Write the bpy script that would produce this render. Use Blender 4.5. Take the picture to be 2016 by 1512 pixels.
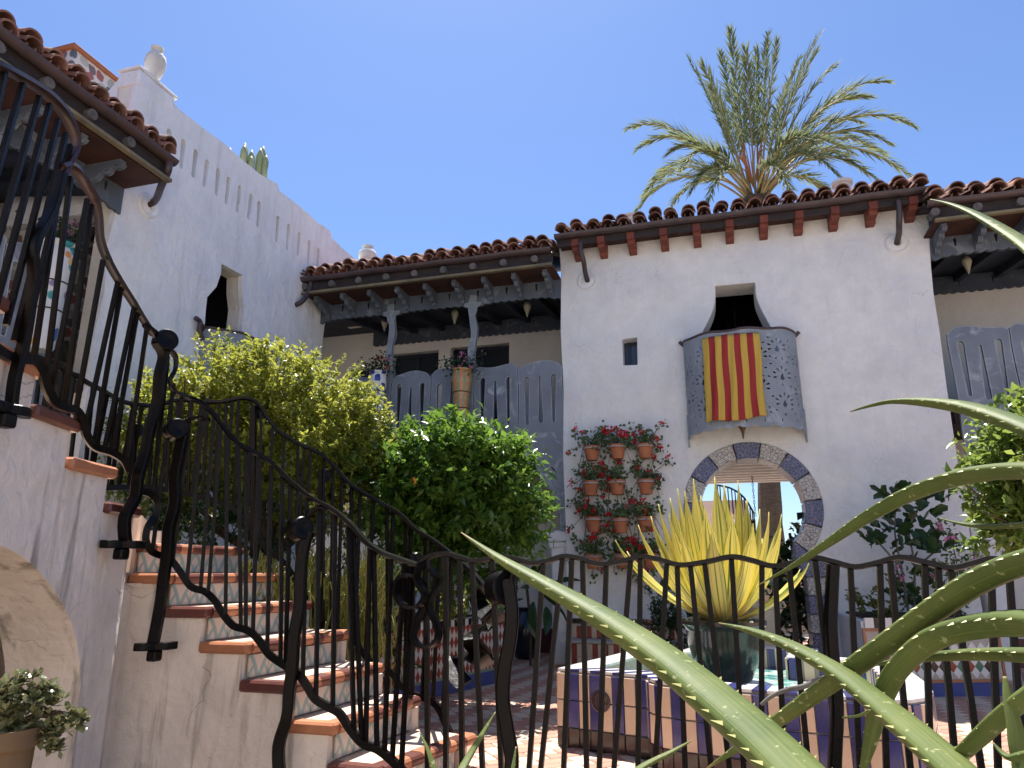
import bpy, bmesh, math, random
import numpy as np
from mathutils import Vector, Matrix
from mathutils.geometry import delaunay_2d_cdt

random.seed(7)
RNG = np.random.default_rng(7)
for o in list(bpy.data.objects):
    bpy.data.objects.remove(o)
sc = bpy.context.scene
col = sc.collection
R = math.radians
PI = math.pi

# ---------------------------------------------------------------- camera
F, PITCH, YAW, EYE = 1400.0, R(14.77), R(16.1), 1.08
cam = bpy.data.cameras.new('camera'); camo = bpy.data.objects.new('camera', cam); col.objects.link(camo)
cam.sensor_width = 36.0; cam.lens = 36.0 * F / 2016.0; cam.clip_start = 0.05; cam.clip_end = 5000
camo.location = (0, 0, EYE)
camo.rotation_euler = (R(90) + PITCH, 0, YAW)
sc.camera = camo

# ---------------------------------------------------------------- sky, sun, exposure
SUN = Vector((-0.16, 0.37, 1.0)).normalized()
w = bpy.data.worlds.new('World'); sc.world = w; w.use_nodes = True
nt = w.node_tree
sky = nt.nodes.new('ShaderNodeTexSky'); sky.sky_type = 'NISHITA'; sky.sun_disc = False
sky.sun_elevation = math.asin(SUN.z); sky.sun_rotation = math.atan2(SUN.x, SUN.y)
sky.air_density = 1.0; sky.dust_density = 0.5; sky.ozone_density = 3.0; sky.altitude = 20
tint = nt.nodes.new('ShaderNodeMix'); tint.data_type = 'RGBA'; tint.blend_type = 'MULTIPLY'; tint.inputs[0].default_value = 1.0; tint.inputs[7].default_value = (.73, .825, 1.0, 1)
nt.links.new(sky.outputs[0], tint.inputs[6]); nt.links.new(tint.outputs[2], nt.nodes['Background'].inputs[0])
nt.nodes['Background'].inputs[1].default_value = 0.081
sl = bpy.data.lights.new('sun', 'SUN'); sl.energy = 5.0; sl.angle = R(0.5); sl.color = (1.0, 0.95, 0.87)
slo = bpy.data.objects.new('sun', sl); col.objects.link(slo)
slo.rotation_euler = SUN.to_track_quat('Z', 'Y').to_euler()
sc.view_settings.view_transform = 'Standard'; sc.view_settings.look = 'None'
sc.view_settings.gamma = 1.0; sc.view_settings.use_curve_mapping = False
sc.view_settings.exposure = 1.22
sc.cycles.max_bounces = 8
sc.cycles.transparent_max_bounces = 8

# ---------------------------------------------------------------- photo geometry: rays to known planes
_cp, _sp, _cy, _sy = math.cos(PITCH), math.sin(PITCH), math.cos(YAW), math.sin(YAW)
FW = Vector((-_sy * _cp, _cy * _cp, _sp)); RT = Vector((_cy, _sy, 0)); UP = RT.cross(FW)
C0 = Vector((0, 0, EYE))
def ray(x, y): return FW * F + RT * (x - 1008) + UP * (756 - y)
def onY(x, y, Y): d = ray(x, y); return C0 + d * (Y / d.y)
def onX(x, y, X): d = ray(x, y); return C0 + d * (X / d.x)
def onZ(x, y, Z): d = ray(x, y); return C0 + d * ((Z - EYE) / d.z)
def PD(x, y, dist): d = ray(x, y); return C0 + d * (dist / math.hypot(d.x, d.y))

FY = 8.86          # plane of the central facade
XL = -5.55         # plane of the left wall

# ---------------------------------------------------------------- scene helpers
def tag(o, label=None, cat=None, group=None, kind=None):
    if label: o['label'] = label
    if cat: o['category'] = cat
    if group: o['group'] = group
    if kind: o['kind'] = kind
    return o
def empty(name, loc=(0, 0, 0), rz=0.0, label=None, cat=None, group=None):
    o = bpy.data.objects.new(name, None); col.objects.link(o)
    o.location = loc; o.rotation_euler = (0, 0, rz); o.empty_display_size = .1
    return tag(o, label, cat, group)
def link(name, me, parent=None, loc=None, rot=None, mat=None):
    o = bpy.data.objects.new(name, me); col.objects.link(o)
    if parent: o.parent = parent
    if loc is not None: o.location = loc
    if rot is not None: o.rotation_euler = rot
    return o

def catmull(pts, n=6):
    pts = [Vector(p) for p in pts]; out = []
    if len(pts) < 3: return pts
    for i in range(len(pts) - 1):
        p0 = pts[max(i - 1, 0)]; p1 = pts[i]; p2 = pts[i + 1]; p3 = pts[min(i + 2, len(pts) - 1)]
        for k in range(n):
            t = k / n
            out.append(.5 * ((2 * p1) + (p2 - p0) * t + (2 * p0 - 5 * p1 + 4 * p2 - p3) * t * t + (3 * p1 - p0 - 3 * p2 + p3) * t ** 3))
    out.append(pts[-1]); return out

def inpoly(x, y, P):
    c = False; n = len(P); j = n - 1
    for i in range(n):
        xi, yi = P[i][0], P[i][1]; xj, yj = P[j][0], P[j][1]
        if (yi > y) != (yj > y) and x < (xj - xi) * (y - yi) / (yj - yi) + xi: c = not c
        j = i
    return c

class MB:
    """collects shapes into one mesh"""
    def __init__(s): s.v = []; s.f = []; s.uv = {}; s.mi = []; s.cm = 0
    def add(s, vs, fs):
        b = len(s.v); s.v += [tuple(p) for p in vs]
        for f in fs: s.f.append(tuple(i + b for i in f)); s.mi.append(s.cm)
        return b
    def box(s, x0, x1, y0, y1, z0, z1, M=None):
        vs = [(x0, y0, z0), (x1, y0, z0), (x1, y1, z0), (x0, y1, z0), (x0, y0, z1), (x1, y0, z1), (x1, y1, z1), (x0, y1, z1)]
        if M: vs = [M @ Vector(p) for p in vs]
        s.add(vs, [(0, 3, 2, 1), (4, 5, 6, 7), (0, 1, 5, 4), (1, 2, 6, 5), (2, 3, 7, 6), (3, 0, 4, 7)]); return s
    def cbox(s, x0, x1, y0, y1, z0, z1, c=.006, M=None):
        """box with chamfered edges"""
        X = (x0, x1); Y = (y0, y1); Z = (z0, z1); vs = []; idx = {}
        for i in (0, 1):
            for j in (0, 1):
                for k in (0, 1):
                    sx, sy_, sz = (1 - 2 * i) * c, (1 - 2 * j) * c, (1 - 2 * k) * c
                    for a, d in (('x', (0, sy_, sz)), ('y', (sx, 0, sz)), ('z', (sx, sy_, 0))):
                        idx[(i, j, k, a)] = len(vs); vs.append((X[i] + d[0], Y[j] + d[1], Z[k] + d[2]))
        if M: vs = [M @ Vector(p) for p in vs]
        g = lambda i, j, k, a: idx[(i, j, k, a)]
        fs = []
        for i in (0, 1):
            q = [g(i, 0, 0, 'x'), g(i, 1, 0, 'x'), g(i, 1, 1, 'x'), g(i, 0, 1, 'x')]; fs.append(q if i else q[::-1])
            q = [g(0, i, 0, 'y'), g(1, i, 0, 'y'), g(1, i, 1, 'y'), g(0, i, 1, 'y')]; fs.append(q[::-1] if i else q)
            q = [g(0, 0, i, 'z'), g(1, 0, i, 'z'), g(1, 1, i, 'z'), g(0, 1, i, 'z')]; fs.append(q if i else q[::-1])
            for j in (0, 1):
                fs.append([g(i, j, 0, 'x'), g(i, j, 1, 'x'), g(i, j, 1, 'y'), g(i, j, 0, 'y')])
                fs.append([g(i, 0, j, 'x'), g(i, 1, j, 'x'), g(i, 1, j, 'z'), g(i, 0, j, 'z')])
                fs.append([g(0, i, j, 'y'), g(1, i, j, 'y'), g(1, i, j, 'z'), g(0, i, j, 'z')])
                for k in (0, 1): fs.append([g(i, j, k, 'x'), g(i, j, k, 'y'), g(i, j, k, 'z')])
        s.add(vs, fs); return s
    def sweep(s, path, prof, side=None, scale=None, closed=False, cap=True):
        """prof: list of (a,b): a along side vector, b along the normal"""
        n = len(path); m = len(prof); path = [Vector(p) for p in path]; vs = []
        last = None
        for i, p in enumerate(path):
            t = (path[(i + 1) % n if closed else min(i + 1, n - 1)] - path[i - 1 if (closed or i) else 0])
            t.normalize()
            if side is None:
                if last is None:
                    r = Vector((0, 0, 1)) if abs(t.z) < .9 else Vector((1, 0, 0))
                    sd = t.cross(r)
                else: sd = last - t * last.dot(t)
            else:
                sd = Vector(side(p) if callable(side) else side); sd = sd - t * sd.dot(t)
            sd.normalize(); last = sd; nb = sd.cross(t)
            k = scale(i / (n - 1)) if scale else 1.0
            for a, b in prof: vs.append(p + sd * (a * k) + nb * (b * k))
        fs = []
        for i in range(n if closed else n - 1):
            j = (i + 1) % n
            for q in range(m):
                r = (q + 1) % m; fs.append((i * m + q, i * m + r, j * m + r, j * m + q))
        if cap and not closed:
            fs.append(tuple(range(m))[::-1]); fs.append(tuple((n - 1) * m + q for q in range(m)))
        s.add(vs, fs); return s
    def tube(s, path, r, n=8, scale=None, closed=False):
        return s.sweep(path, [(r * math.cos(2 * PI * k / n), r * math.sin(2 * PI * k / n)) for k in range(n)], scale=scale, closed=closed)
    def lathe(s, prof, n=24, o=(0, 0, 0), M=None):
        vs = []; m = len(prof); o = Vector(o)
        for r, z in prof:
            for k in range(n): vs.append(o + Vector((r * math.cos(2 * PI * k / n), r * math.sin(2 * PI * k / n), z)))
        if M: vs = [M @ v for v in vs]
        fs = [(i * n + k, i * n + (k + 1) % n, (i + 1) * n + (k + 1) % n, (i + 1) * n + k) for i in range(m - 1) for k in range(n)]
        fs.append(tuple(range(n))[::-1]); fs.append(tuple((m - 1) * n + k for k in range(n)))
        s.add(vs, fs); return s
    def prism(s, P, fn, w0, w1):
        """convex/any polygon P (u,v) extruded w0..w1 through fn(u,v,w)"""
        n = len(P); vs = [fn(u, v, w0) for u, v in P] + [fn(u, v, w1) for u, v in P]
        s.add(vs, [tuple(range(n)), tuple(range(2 * n - 1, n - 1, -1))] + [(i, i + n, (i + 1) % n + n, (i + 1) % n) for i in range(n)]); return s
    def plate(s, outer, holes, fn, w0, w1, grid=0, back=True):
        """flat plate with holes (u,v) mapped by fn(u,v,w)"""
        pts = []; edges = []; loops = [outer] + list(holes)
        for P in loops:
            b = len(pts); n = len(P); pts += [Vector((p[0], p[1])) for p in P]
            edges += [(b + i, b + (i + 1) % n) for i in range(n)]
        if grid:
            xs = [p[0] for p in outer]; ys = [p[1] for p in outer]
            nx = int((max(xs) - min(xs)) / grid); ny = int((max(ys) - min(ys)) / grid)
            for i in range(1, nx + 1):
                for j in range(1, ny + 1):
                    x = min(xs) + i * grid * .9973; y = min(ys) + j * grid * .9973
                    if inpoly(x, y, outer) and not any(inpoly(x, y, h) for h in holes): pts.append(Vector((x, y)))
        vo, eo, fo, *_ = delaunay_2d_cdt(pts, edges, [], 0, 1e-6)
        tris = []
        for f in fo:
            cx = sum(vo[i].x for i in f) / len(f); cy = sum(vo[i].y for i in f) / len(f)
            if inpoly(cx, cy, outer) and not any(inpoly(cx, cy, h) for h in holes): tris.append(f)
        n = len(vo)
        vs = [fn(p.x, p.y, w0) for p in vo] + [fn(p.x, p.y, w1) for p in vo]
        fs = [tuple(f) for f in tris] + ([tuple(i + n for i in f[::-1]) for f in tris] if back else [])
        cnt = {}
        for f in tris:
            for a, b in zip(f, list(f[1:]) + [f[0]]): cnt[(a, b)] = 1
        for (a, b) in list(cnt):
            if (b, a) not in cnt: fs.append((b, a, a + n, b + n))
        s.add(vs, fs); return s
    def mesh(s, name, mats, smooth=False, angle=None):
        me = bpy.data.meshes.new(name); me.from_pydata(s.v, [], s.f)
        if not isinstance(mats, (list, tuple)): mats = [mats]
        for m in mats: me.materials.append(m)
        if len(mats) > 1: me.polygons.foreach_set('material_index', s.mi)
        if smooth or angle:
            me.polygons.foreach_set('use_smooth', [True] * len(me.polygons))
            if angle: me.set_sharp_from_angle(angle=R(angle))
        me.validate()
        if len(s.f) < 30000:
            bm = bmesh.new(); bm.from_mesh(me); bmesh.ops.recalc_face_normals(bm, faces=bm.faces); bm.to_mesh(me); bm.free()
        me.update(); return me
    def build(s, name, mats, parent=None, smooth=False, angle=None, bevel=0, loc=None, rot=None, seg=2):
        o = link(name, s.mesh(name, mats, smooth, angle), parent, loc, rot)
        if bevel:
            b = o.modifiers.new('bevel', 'BEVEL'); b.width = bevel; b.segments = seg; b.limit_method = 'ANGLE'; b.angle_limit = R(50)
        return o

# ---------------------------------------------------------------- materials
class NT:
    def __init__(s, name):
        s.m = bpy.data.materials.new(name); s.m.use_nodes = True; s.t = s.m.node_tree
        s.b = s.t.nodes['Principled BSDF']; s.out = s.t.nodes['Material Output']
    def n(s, typ, **kw):
        nd = s.t.nodes.new('ShaderNode' + typ)
        for k, v in kw.items(): setattr(nd, k, v)
        return nd
    def l(s, a, b): s.t.links.new(a, b)
    def pos(s, scale=(1, 1, 1), obj=False):
        if obj: src = s.n('TexCoord').outputs['Object']
        else: src = s.n('NewGeometry').outputs['Position']
        mp = s.n('Mapping'); mp.inputs['Scale'].default_value = scale; s.l(src, mp.inputs[0]); return mp.outputs[0]
    def noise(s, vec, scale, detail=5, rough=.55, dist=0):
        nd = s.n('TexNoise'); nd.inputs['Scale'].default_value = scale; nd.inputs['Detail'].default_value = detail
        nd.inputs['Roughness'].default_value = rough; nd.inputs['Distortion'].default_value = dist
        if vec is not None: s.l(vec, nd.inputs['Vector'])
        return nd.outputs['Fac']
    def ramp(s, fac, stops):
        nd = s.n('ValToRGB'); e = nd.color_ramp.elements
        while len(e) < len(stops): e.new(.5)
        for q, (p, c) in zip(e, stops):
            q.position = p; q.color = (*c, 1) if len(c) == 3 else c
        s.l(fac, nd.inputs[0]); return nd.outputs[0]
    def mix(s, fac, a, b, mode='MIX'):
        nd = s.n('Mix', data_type='RGBA', blend_type=mode)
        for v, i in ((fac, 0), (a, 6), (b, 7)):
            if hasattr(v, 'links'): s.l(v, nd.inputs[i])
            else: nd.inputs[i].default_value = v if i == 0 else (*v, 1)
        return nd.outputs[2]
    def math(s, op, a, b=0.0):
        nd = s.n('Math', operation=op)
        for v, i in ((a, 0), (b, 1)):
            if hasattr(v, 'links'): s.l(v, nd.inputs[i])
            else: nd.inputs[i].default_value = v
        return nd.outputs[0]
    def bump(s, h, strength=.3, dist=.01, prev=None):
        nd = s.n('Bump'); nd.inputs['Strength'].default_value = strength; nd.inputs['Distance'].default_value = dist
        s.l(h, nd.inputs['Height'])
        if prev is not None: s.l(prev, nd.inputs['Normal'])
        return nd.outputs[0]
    def fin(s, color=None, rough=None, normal=None, metal=0, spec=.5, coat=0):
        for v, k in ((color, 'Base Color'), (rough, 'Roughness')):
            if v is None: continue
            if hasattr(v, 'links'): s.l(v, s.b.inputs[k])
            else: s.b.inputs[k].default_value = (*v, 1) if k == 'Base Color' else v
        if normal is not None: s.l(normal, s.b.inputs['Normal'])
        s.b.inputs['Metallic'].default_value = metal; s.b.inputs['Specular IOR Level'].default_value = spec
        s.b.inputs['Coat Weight'].default_value = coat
        return s.m

BW = [(0, 0, 0), (1, 1, 1)]
def stucco(name, base, patch, stain, streak=.35, crack=0.0, drips=1.0, grime=None):
    t = NT(name); p = t.pos(); ps = t.pos((2.2, 2.2, .28))
    n1 = t.noise(p, 1.1, 6, .6, .4); n2 = t.noise(p, 5.0, 6, .65); n3 = t.noise(ps, 2.0, 5, .6, .3)
    c = t.mix(t.ramp(n1, [(.38, BW[0]), (.66, BW[1])]), base, patch)
    c = t.mix(t.math('MULTIPLY', t.ramp(n2, [(.42, BW[0]), (.75, BW[1])]), .25), c, stain)
    c = t.mix(t.math('MULTIPLY', t.ramp(n3, [(.55, BW[0]), (.78, BW[1])]), streak), c, stain)
    if grime:
        pd = t.pos((4.5, 4.5, .35)); n5 = t.noise(pd, 1.6, 6, .6, .5)
        c = t.mix(t.math('MULTIPLY', t.ramp(n5, [(.54, BW[0]), (.68, BW[1])]), drips), c, grime)
        n6 = t.noise(p, 14, 4, .7); c = t.mix(t.math('MULTIPLY', t.ramp(n6, [(.6, BW[0]), (.8, BW[1])]), .35), c, grime)
    h = t.noise(p, 2.2, 3, .5); f = t.noise(p, 38, 5, .6); g = t.noise(p, 9, 4, .55, .6)
    nm = t.bump(h, .7, .07); nm = t.bump(g, .6, .028, nm); nm = t.bump(f, .35, .005, nm)
    if crack:
        v = t.n('TexVoronoi', feature='DISTANCE_TO_EDGE'); v.inputs['Scale'].default_value = .9
        wv = t.n('VectorMath', operation='ADD'); nn = t.n('TexNoise'); nn.inputs['Scale'].default_value = 2.2; nn.inputs['Detail'].default_value = 6
        t.l(p, nn.inputs['Vector']); t.l(p, wv.inputs[0]); t.l(nn.outputs['Color'], wv.inputs[1]); t.l(wv.outputs[0], v.inputs['Vector'])
        k = t.ramp(v.outputs['Distance'], [(0, BW[1]), (.005, BW[0])])
        c = t.mix(t.math('MULTIPLY', t.math('MULTIPLY', k, crack), t.ramp(n1, [(.5, BW[0]), (.56, BW[1])])), c, (.18, .15, .12))
    return t.fin(c, .93, nm, spec=.2)

def plain(name, c1, c2=None, rough=.5, scale=6, bump=.15, bdist=.004, spec=.5, metal=0, rand=0.0, obj=False, stretch=(1, 1, 1), coat=0, c3=None):
    """two-colour mottled material; rand: per-object brightness variation"""
    t = NT(name); p = t.pos(stretch, obj); n = t.noise(p, scale, 5, .6)
    c = t.mix(t.ramp(n, [(.35, BW[0]), (.7, BW[1])]), c1, c2 or tuple(x * .7 for x in c1))
    if c3: c = t.mix(t.ramp(t.noise(p, scale * 2.7, 4, .7), [(.58, BW[0]), (.68, BW[1])]), c, c3)
    if rand:
        oi = t.n('ObjectInfo'); v = t.math('ADD', t.math('MULTIPLY', oi.outputs['Random'], 2 * rand), 1 - rand)
        hsv = t.n('HueSaturation'); t.l(v, hsv.inputs['Value']); t.l(c, hsv.inputs['Color']); c = hsv.outputs[0]
    nm = t.bump(t.noise(p, scale * 6, 4, .6), bump, bdist) if bump else None
    return t.fin(c, rough, nm, metal, spec, coat)

def leafmat(name, c1, c2, trans=.45, gloss=.35, back=None, rough=.4):
    t = NT(name); g = t.n('NewGeometry'); r = g.outputs['Random Per Island']
    c = t.mix(r, c1, c2)
    n = t.noise(t.pos(), 1.6, 3, .5); c = t.mix(t.ramp(n, [(.4, BW[0]), (.65, BW[1])]), c, tuple(x * .72 for x in c1))
    t.fin(c, rough, spec=gloss)
    tr = t.n('BsdfTranslucent'); t.l(t.mix(.5, c, tuple(min(1, x * 1.6) for x in c2)), tr.inputs[0])
    ms = t.n('MixShader'); ms.inputs[0].default_value = trans
    t.l(t.b.outputs[0], ms.inputs[1]); t.l(tr.outputs[0], ms.inputs[2]); t.l(ms.outputs[0], t.out.inputs[0]); return t.m

def edgeworn(name, base, dark, worn, worn_amt=.8):
    """painted sheet wood/metal with chalky wear along cut edges and in smears"""
    t = NT(name); p = t.pos(); n = t.noise(p, 2.2, 5, .6); c = t.mix(t.ramp(n, [(.4, BW[0]), (.68, BW[1])]), base, dark)
    bv = t.n('Bevel', samples=4); bv.inputs['Radius'].default_value = .022
    g = t.n('NewGeometry'); d = t.n('VectorMath', operation='DOT_PRODUCT'); t.l(bv.outputs[0], d.inputs[0]); t.l(g.outputs['Normal'], d.inputs[1])
    e = t.ramp(d.outputs['Value'], [(.80, BW[1]), (.995, BW[0])])
    n2 = t.noise(t.pos((1, 1, .6)), 5, 6, .65, 1.2)
    e = t.math('MULTIPLY', e, t.ramp(n2, [(.3, (.25,) * 3), (.6, BW[1])]))
    sm = t.math('MULTIPLY', t.ramp(t.noise(p, 3.2, 6, .6, 1.5), [(.56, BW[0]), (.70, BW[1])]), .55)
    c = t.mix(sm, c, worn); c = t.mix(t.math('MULTIPLY', e, worn_amt), c, worn)
    nm = t.bump(t.noise(p, 30, 4, .6), .2, .003)
    return t.fin(c, .6, nm, spec=.35)

M = {}
M['stucco'] = stucco('white_stucco', (.80, .785, .755), (.69, .69, .70), (.50, .48, .44), .20, crack=.30, grime=(.46, .43, .38), drips=.09)
M['stucco_left'] = stucco('white_stucco_weathered', (.88, .87, .86), (.78, .775, .79), (.56, .54, .51), .38, grime=(.40, .37, .33), drips=.18)
M['stucco_in'] = stucco('cream_stucco', (.80, .77, .73), (.74, .71, .67), (.6, .57, .53), .2)
M['stair'] = stucco('stained_plaster', (.82, .725, .635), (.69, .61, .535), (.46, .39, .325), .6, crack=.8, drips=.75, grime=(.17, .145, .12))
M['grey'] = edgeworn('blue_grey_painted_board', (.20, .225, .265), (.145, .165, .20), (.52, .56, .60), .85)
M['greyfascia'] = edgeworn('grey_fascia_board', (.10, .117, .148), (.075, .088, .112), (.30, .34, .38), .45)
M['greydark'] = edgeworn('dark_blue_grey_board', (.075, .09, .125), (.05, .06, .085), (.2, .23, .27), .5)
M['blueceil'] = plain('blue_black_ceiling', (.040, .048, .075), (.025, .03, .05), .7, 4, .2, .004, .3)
M['greypost'] = edgeworn('pale_grey_worn_post', (.22, .25, .28), (.15, .175, .20), (.46, .49, .52), .6)
M['iron'] = plain('black_iron', (.003, .0026, .0028), (.007, .005, .0045), .36, 9, .4, .006, .15)
M['ironrail'] = plain('polished_black_handrail', (.003, .0026, .0028), (.006, .0045, .0045), .30, 9, .3, .003, .22)
M['ironred'] = plain('oxide_iron', (.006, .005, .006), (.045, .014, .010), .4, 3, .2, .004, .5)
M['copper'] = plain('aged_copper', (.075, .045, .045), (.04, .03, .034), .45, 5, .15, .003, .5)
M['wooddark'] = plain('dark_timber', (.045, .033, .03), (.022, .018, .018), .7, 5, .3, .004, .3, stretch=(1, 1, 5))
M['woodred'] = plain('red_brown_timber', (.21, .055, .035), (.12, .035, .025), .6, 6, .3, .004, .3)
M['soffit'] = plain('rust_soffit', (.08, .035, .025), (.04, .02, .018), .7, 5, .2, .004, .3)
M['trim'] = plain('ochre_trim', (.22, .18, .10), (.13, .11, .075), .7, 5, .2, .003, .3)
M['log'] = plain('weathered_log_end', (.15, .14, .13), (.08, .075, .07), .8, 14, .4, .006, .2)
M['rooftile'] = plain('clay_roof_tile', (.26, .135, .10), (.155, .085, .07), .85, 9, .45, .008, .2, rand=.35, c3=(.21, .175, .12))
M['terra'] = plain('terracotta', (.42, .155, .075), (.34, .12, .06), .75, 12, .2, .003, .3, rand=.1)
M['band'] = plain('pot_band', (.36, .32, .30), (.25, .22, .21), .5, 8, .1, .002, .4)
M['window'] = plain('blue_black_frame', (.012, .016, .035), (.02, .022, .04), .4, 8, .1, .002, .4)
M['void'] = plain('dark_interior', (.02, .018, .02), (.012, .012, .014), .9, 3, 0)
M['urn'] = stucco('urn_plaster', (.74, .70, .64), (.62, .60, .56), (.35, .32, .28), .6)
M['brass'] = plain('brass_lamp', (.50, .46, .36), (.36, .33, .26), .45, 10, .1, .002, .5)
def glassm():
    t = NT('window_glass'); t.fin((.03, .035, .045), .06, spec=.7); return t.m
M['glass'] = glassm()

exec_order = []
# ================================================================ GROUND
def groundmat():
    t = NT('bare_ground'); p = t.pos(); c = t.mix(t.noise(p, .8, 6), (.16, .12, .085), (.24, .19, .14)); return t.fin(c, .95, t.bump(t.noise(p, 12, 5), .4, .02))
M['ground'] = groundmat()
g = MB().box(-900, 900, -900, 900, -.8, -.55).build('ground', M['ground']); g['kind'] = 'structure'

def brickmat(name, a, b):
    return plain(name, a, b, .8, 9, .3, .004, .3, rand=.16)
M['brickpink'] = brickmat('pink_paving_brick', (.42, .22, .16), (.36, .18, .13))
M['brickcream'] = brickmat('cream_paving_brick', (.56, .42, .32), (.50, .37, .28))
M['joint'] = plain('sandy_joint', (.36, .29, .23), (.28, .22, .17), .95, 20, .3, .004, .1)

ter = MB().box(-7.5, 9, -6, 3.34, -.56, -.535).build('bounce_terrace', plain('pale_bounce_terrace', (.52, .40, .31), (.45, .34, .26), .85, 3, .3, .006, .2)); ter['kind'] = 'structure'  # unseen camera-side ground, added pale to bounce sunlight into the shade
cw = MB().box(-9, 9, -3.6, -3.2, -.55, 5.8).build('bounce_wall', M['stucco']); cw['kind'] = 'structure'      # unseen wall added behind the camera to bounce sunlight onto the shaded facade
gp_ = MB().box(-9, 12, 13.62, 26, -.56, -.03).build('bounce_paving', plain('pale_bounce_paving', (.55, .48, .40), (.48, .41, .34), .85, 3, .3, .006, .2)); gp_['kind'] = 'structure'  # pale ground added beyond the building to bounce light up into the passage
bed = MB().box(-.5, 4.2, .35, 3.30, -.534, -.06).build('bounce_absorber', plain('dark_absorber_soil', (.055, .04, .03), (.035, .026, .02), .95, 12, .6, .02, .1)); bed['kind'] = 'structure'  # unseen dark bed added to cut ground bounce under the aloe leaves
bed2 = MB().box(-4.2, -1.55, .9, 3.30, -.534, -.42).build('bounce_absorber', bed.data.materials[0]); bed2['kind'] = 'structure'  # second unseen dark bed, added to darken the stair niche
pat = MB().box(-7.5, 9, 3.36, 13.6, -.55, -.012).build('patio_paving', M['joint']); pat['kind'] = 'structure'
# ================================================================ ROOF TILES
def barrel(r0, r1, length, th=.016, n=9, up=True, span=PI):
    """half-round tile lying along +Y, front end (r0) at y=0"""
    m = MB(); vs = []
    for (r, y) in ((r0, 0), (r1, length)):
        for rr in (r, r - th):
            for k in range(n):
                a = (PI - span) / 2 + span * k / (n - 1); vs.append((rr * math.cos(a), y, rr * math.sin(a) * (1 if up else -1) * .92))
    fs = []
    o0, i0, o1, i1 = 0, n, 2 * n, 3 * n
    for k in range(n - 1):
        fs += [(o0 + k, o0 + k + 1, o1 + k + 1, o1 + k), (i0 + k + 1, i0 + k, i1 + k, i1 + k + 1), (o0 + k + 1, o0 + k, i0 + k, i0 + k + 1), (o1 + k, o1 + k + 1, i1 + k + 1, i1 + k)]
    fs += [(o0, o1, i1, i0), (o0 + n - 1, i0 + n - 1, i1 + n - 1, o1 + n - 1)]
    m.add(vs, fs); me = m.mesh('roof_tile', M['rooftile']); 
    me.polygons.foreach_set('use_smooth', [True] * len(me.polygons)); me.set_sharp_from_angle(angle=R(40)); return me
T_COVER = barrel(.084, .068, .46); T_BOOST = barrel(.083, .070, .42); T_PAN = barrel(.078, .085, .46, up=False)
T_DARK = None

def roof_tiles(par, x0, x1, ye, ze, slope, sp=.206, depth=2.6):
    """tiles over an eave that runs along local x at y=ye; roof rises towards +y"""
    th = math.atan(slope)
    slab = MB().prism([(ye + .06, ze - .02), (ye + depth, ze - .02 + slope * depth), (ye + depth, ze - .08 + slope * depth), (ye + .06, ze - .08)], lambda u, v, q: (q, u, v), x0, x1)
    roof = slab.build('roof', M['wooddark'], par)
    n = int(round((x1 - x0) / sp)); s = (x1 - x0) / n
    for i in range(n):
        x = x0 + s * (i + .5); j = lambda a: random.uniform(-a, a)
        a = link('roof_tile', T_COVER, roof, (x + j(.008), ye - .075 + j(.025), ze + .02 + j(.008)), (th + j(.03), j(.05), j(.05)))
        b = link('roof_tile', T_BOOST, roof, (x + j(.018), ye - .02 + j(.045), ze + .096 + j(.016)), (th + j(.05), j(.07), j(.07)))
        c = link('roof_tile', T_COVER, roof, (x + j(.012), ye + .33 + j(.03), ze + .075 + slope * .36 + j(.01)), (th + j(.03), j(.06), j(.05)))
        if i < n - 1: link('roof_tile', T_PAN, roof, (x + s / 2, ye - .03, ze + .045), (th, 0, 0))
    # upper courses, never told apart from the court
    f = MB(); 
    for i in range(n):
        x = x0 + s * (i + .5); pts = []
        for k in range(7): a = PI * k / 6; pts.append((x + .09 * math.cos(a), .09 * math.sin(a)))
        vs = [(px, yy, ze + .03 + slope * (yy - ye) + pz) for yy in (ye + .70, ye + depth) for px, pz in pts]
        f.add(vs, [(k, k + 1, k + 8, k + 7) for k in range(6)])
    o = f.build('upper_tile_courses', M['rooftile'], roof, smooth=True); o['kind'] = 'stuff'
    return roof

def gutter(par, x0, x1, y, z, r=.062):
    pr = []
    for k in range(9): a = PI + PI * k / 8; pr.append((r * math.cos(a), r * math.sin(a) * .95))
    for k in range(9): a = 2 * PI - PI * k / 8; pr.append(((r - .008) * math.cos(a), (r - .008) * math.sin(a) * .95))
    n = 14; path = [(x0 + (x1 - x0) * k / n, y, z + .006 * math.sin(k * 1.7)) for k in range(n + 1)]
    o = MB().sweep(path, [(a, -b) for a, b in pr], side=(0, 1, 0)).build('gutter', M['copper'], par, smooth=True, angle=40)
    return o

def downspout(par, pts, r=.033):
    path = catmull(pts, 8)
    o = MB().tube(path, r, 10).build('downspout', M['copper'], par, smooth=True)
    return o

def rosette(par, c, nrm, mat, r=.125):
    nrm = Vector(nrm); q = nrm.to_track_quat('Z', 'Y').to_matrix().to_4x4(); q.translation = Vector(c)
    prof = [(r * 1.12, -.02), (r * 1.1, .002), (r, .024), (r * .9, .022), (r * .8, .0), (r * .62, .006), (r * .45, .034), (r * .36, .032), (r * .28, .004), (r * .24, -.02)]
    prof = prof
    return MB().lathe(prof, 28, M=q).build('plaster_rosette', mat, par, smooth=True)

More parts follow.
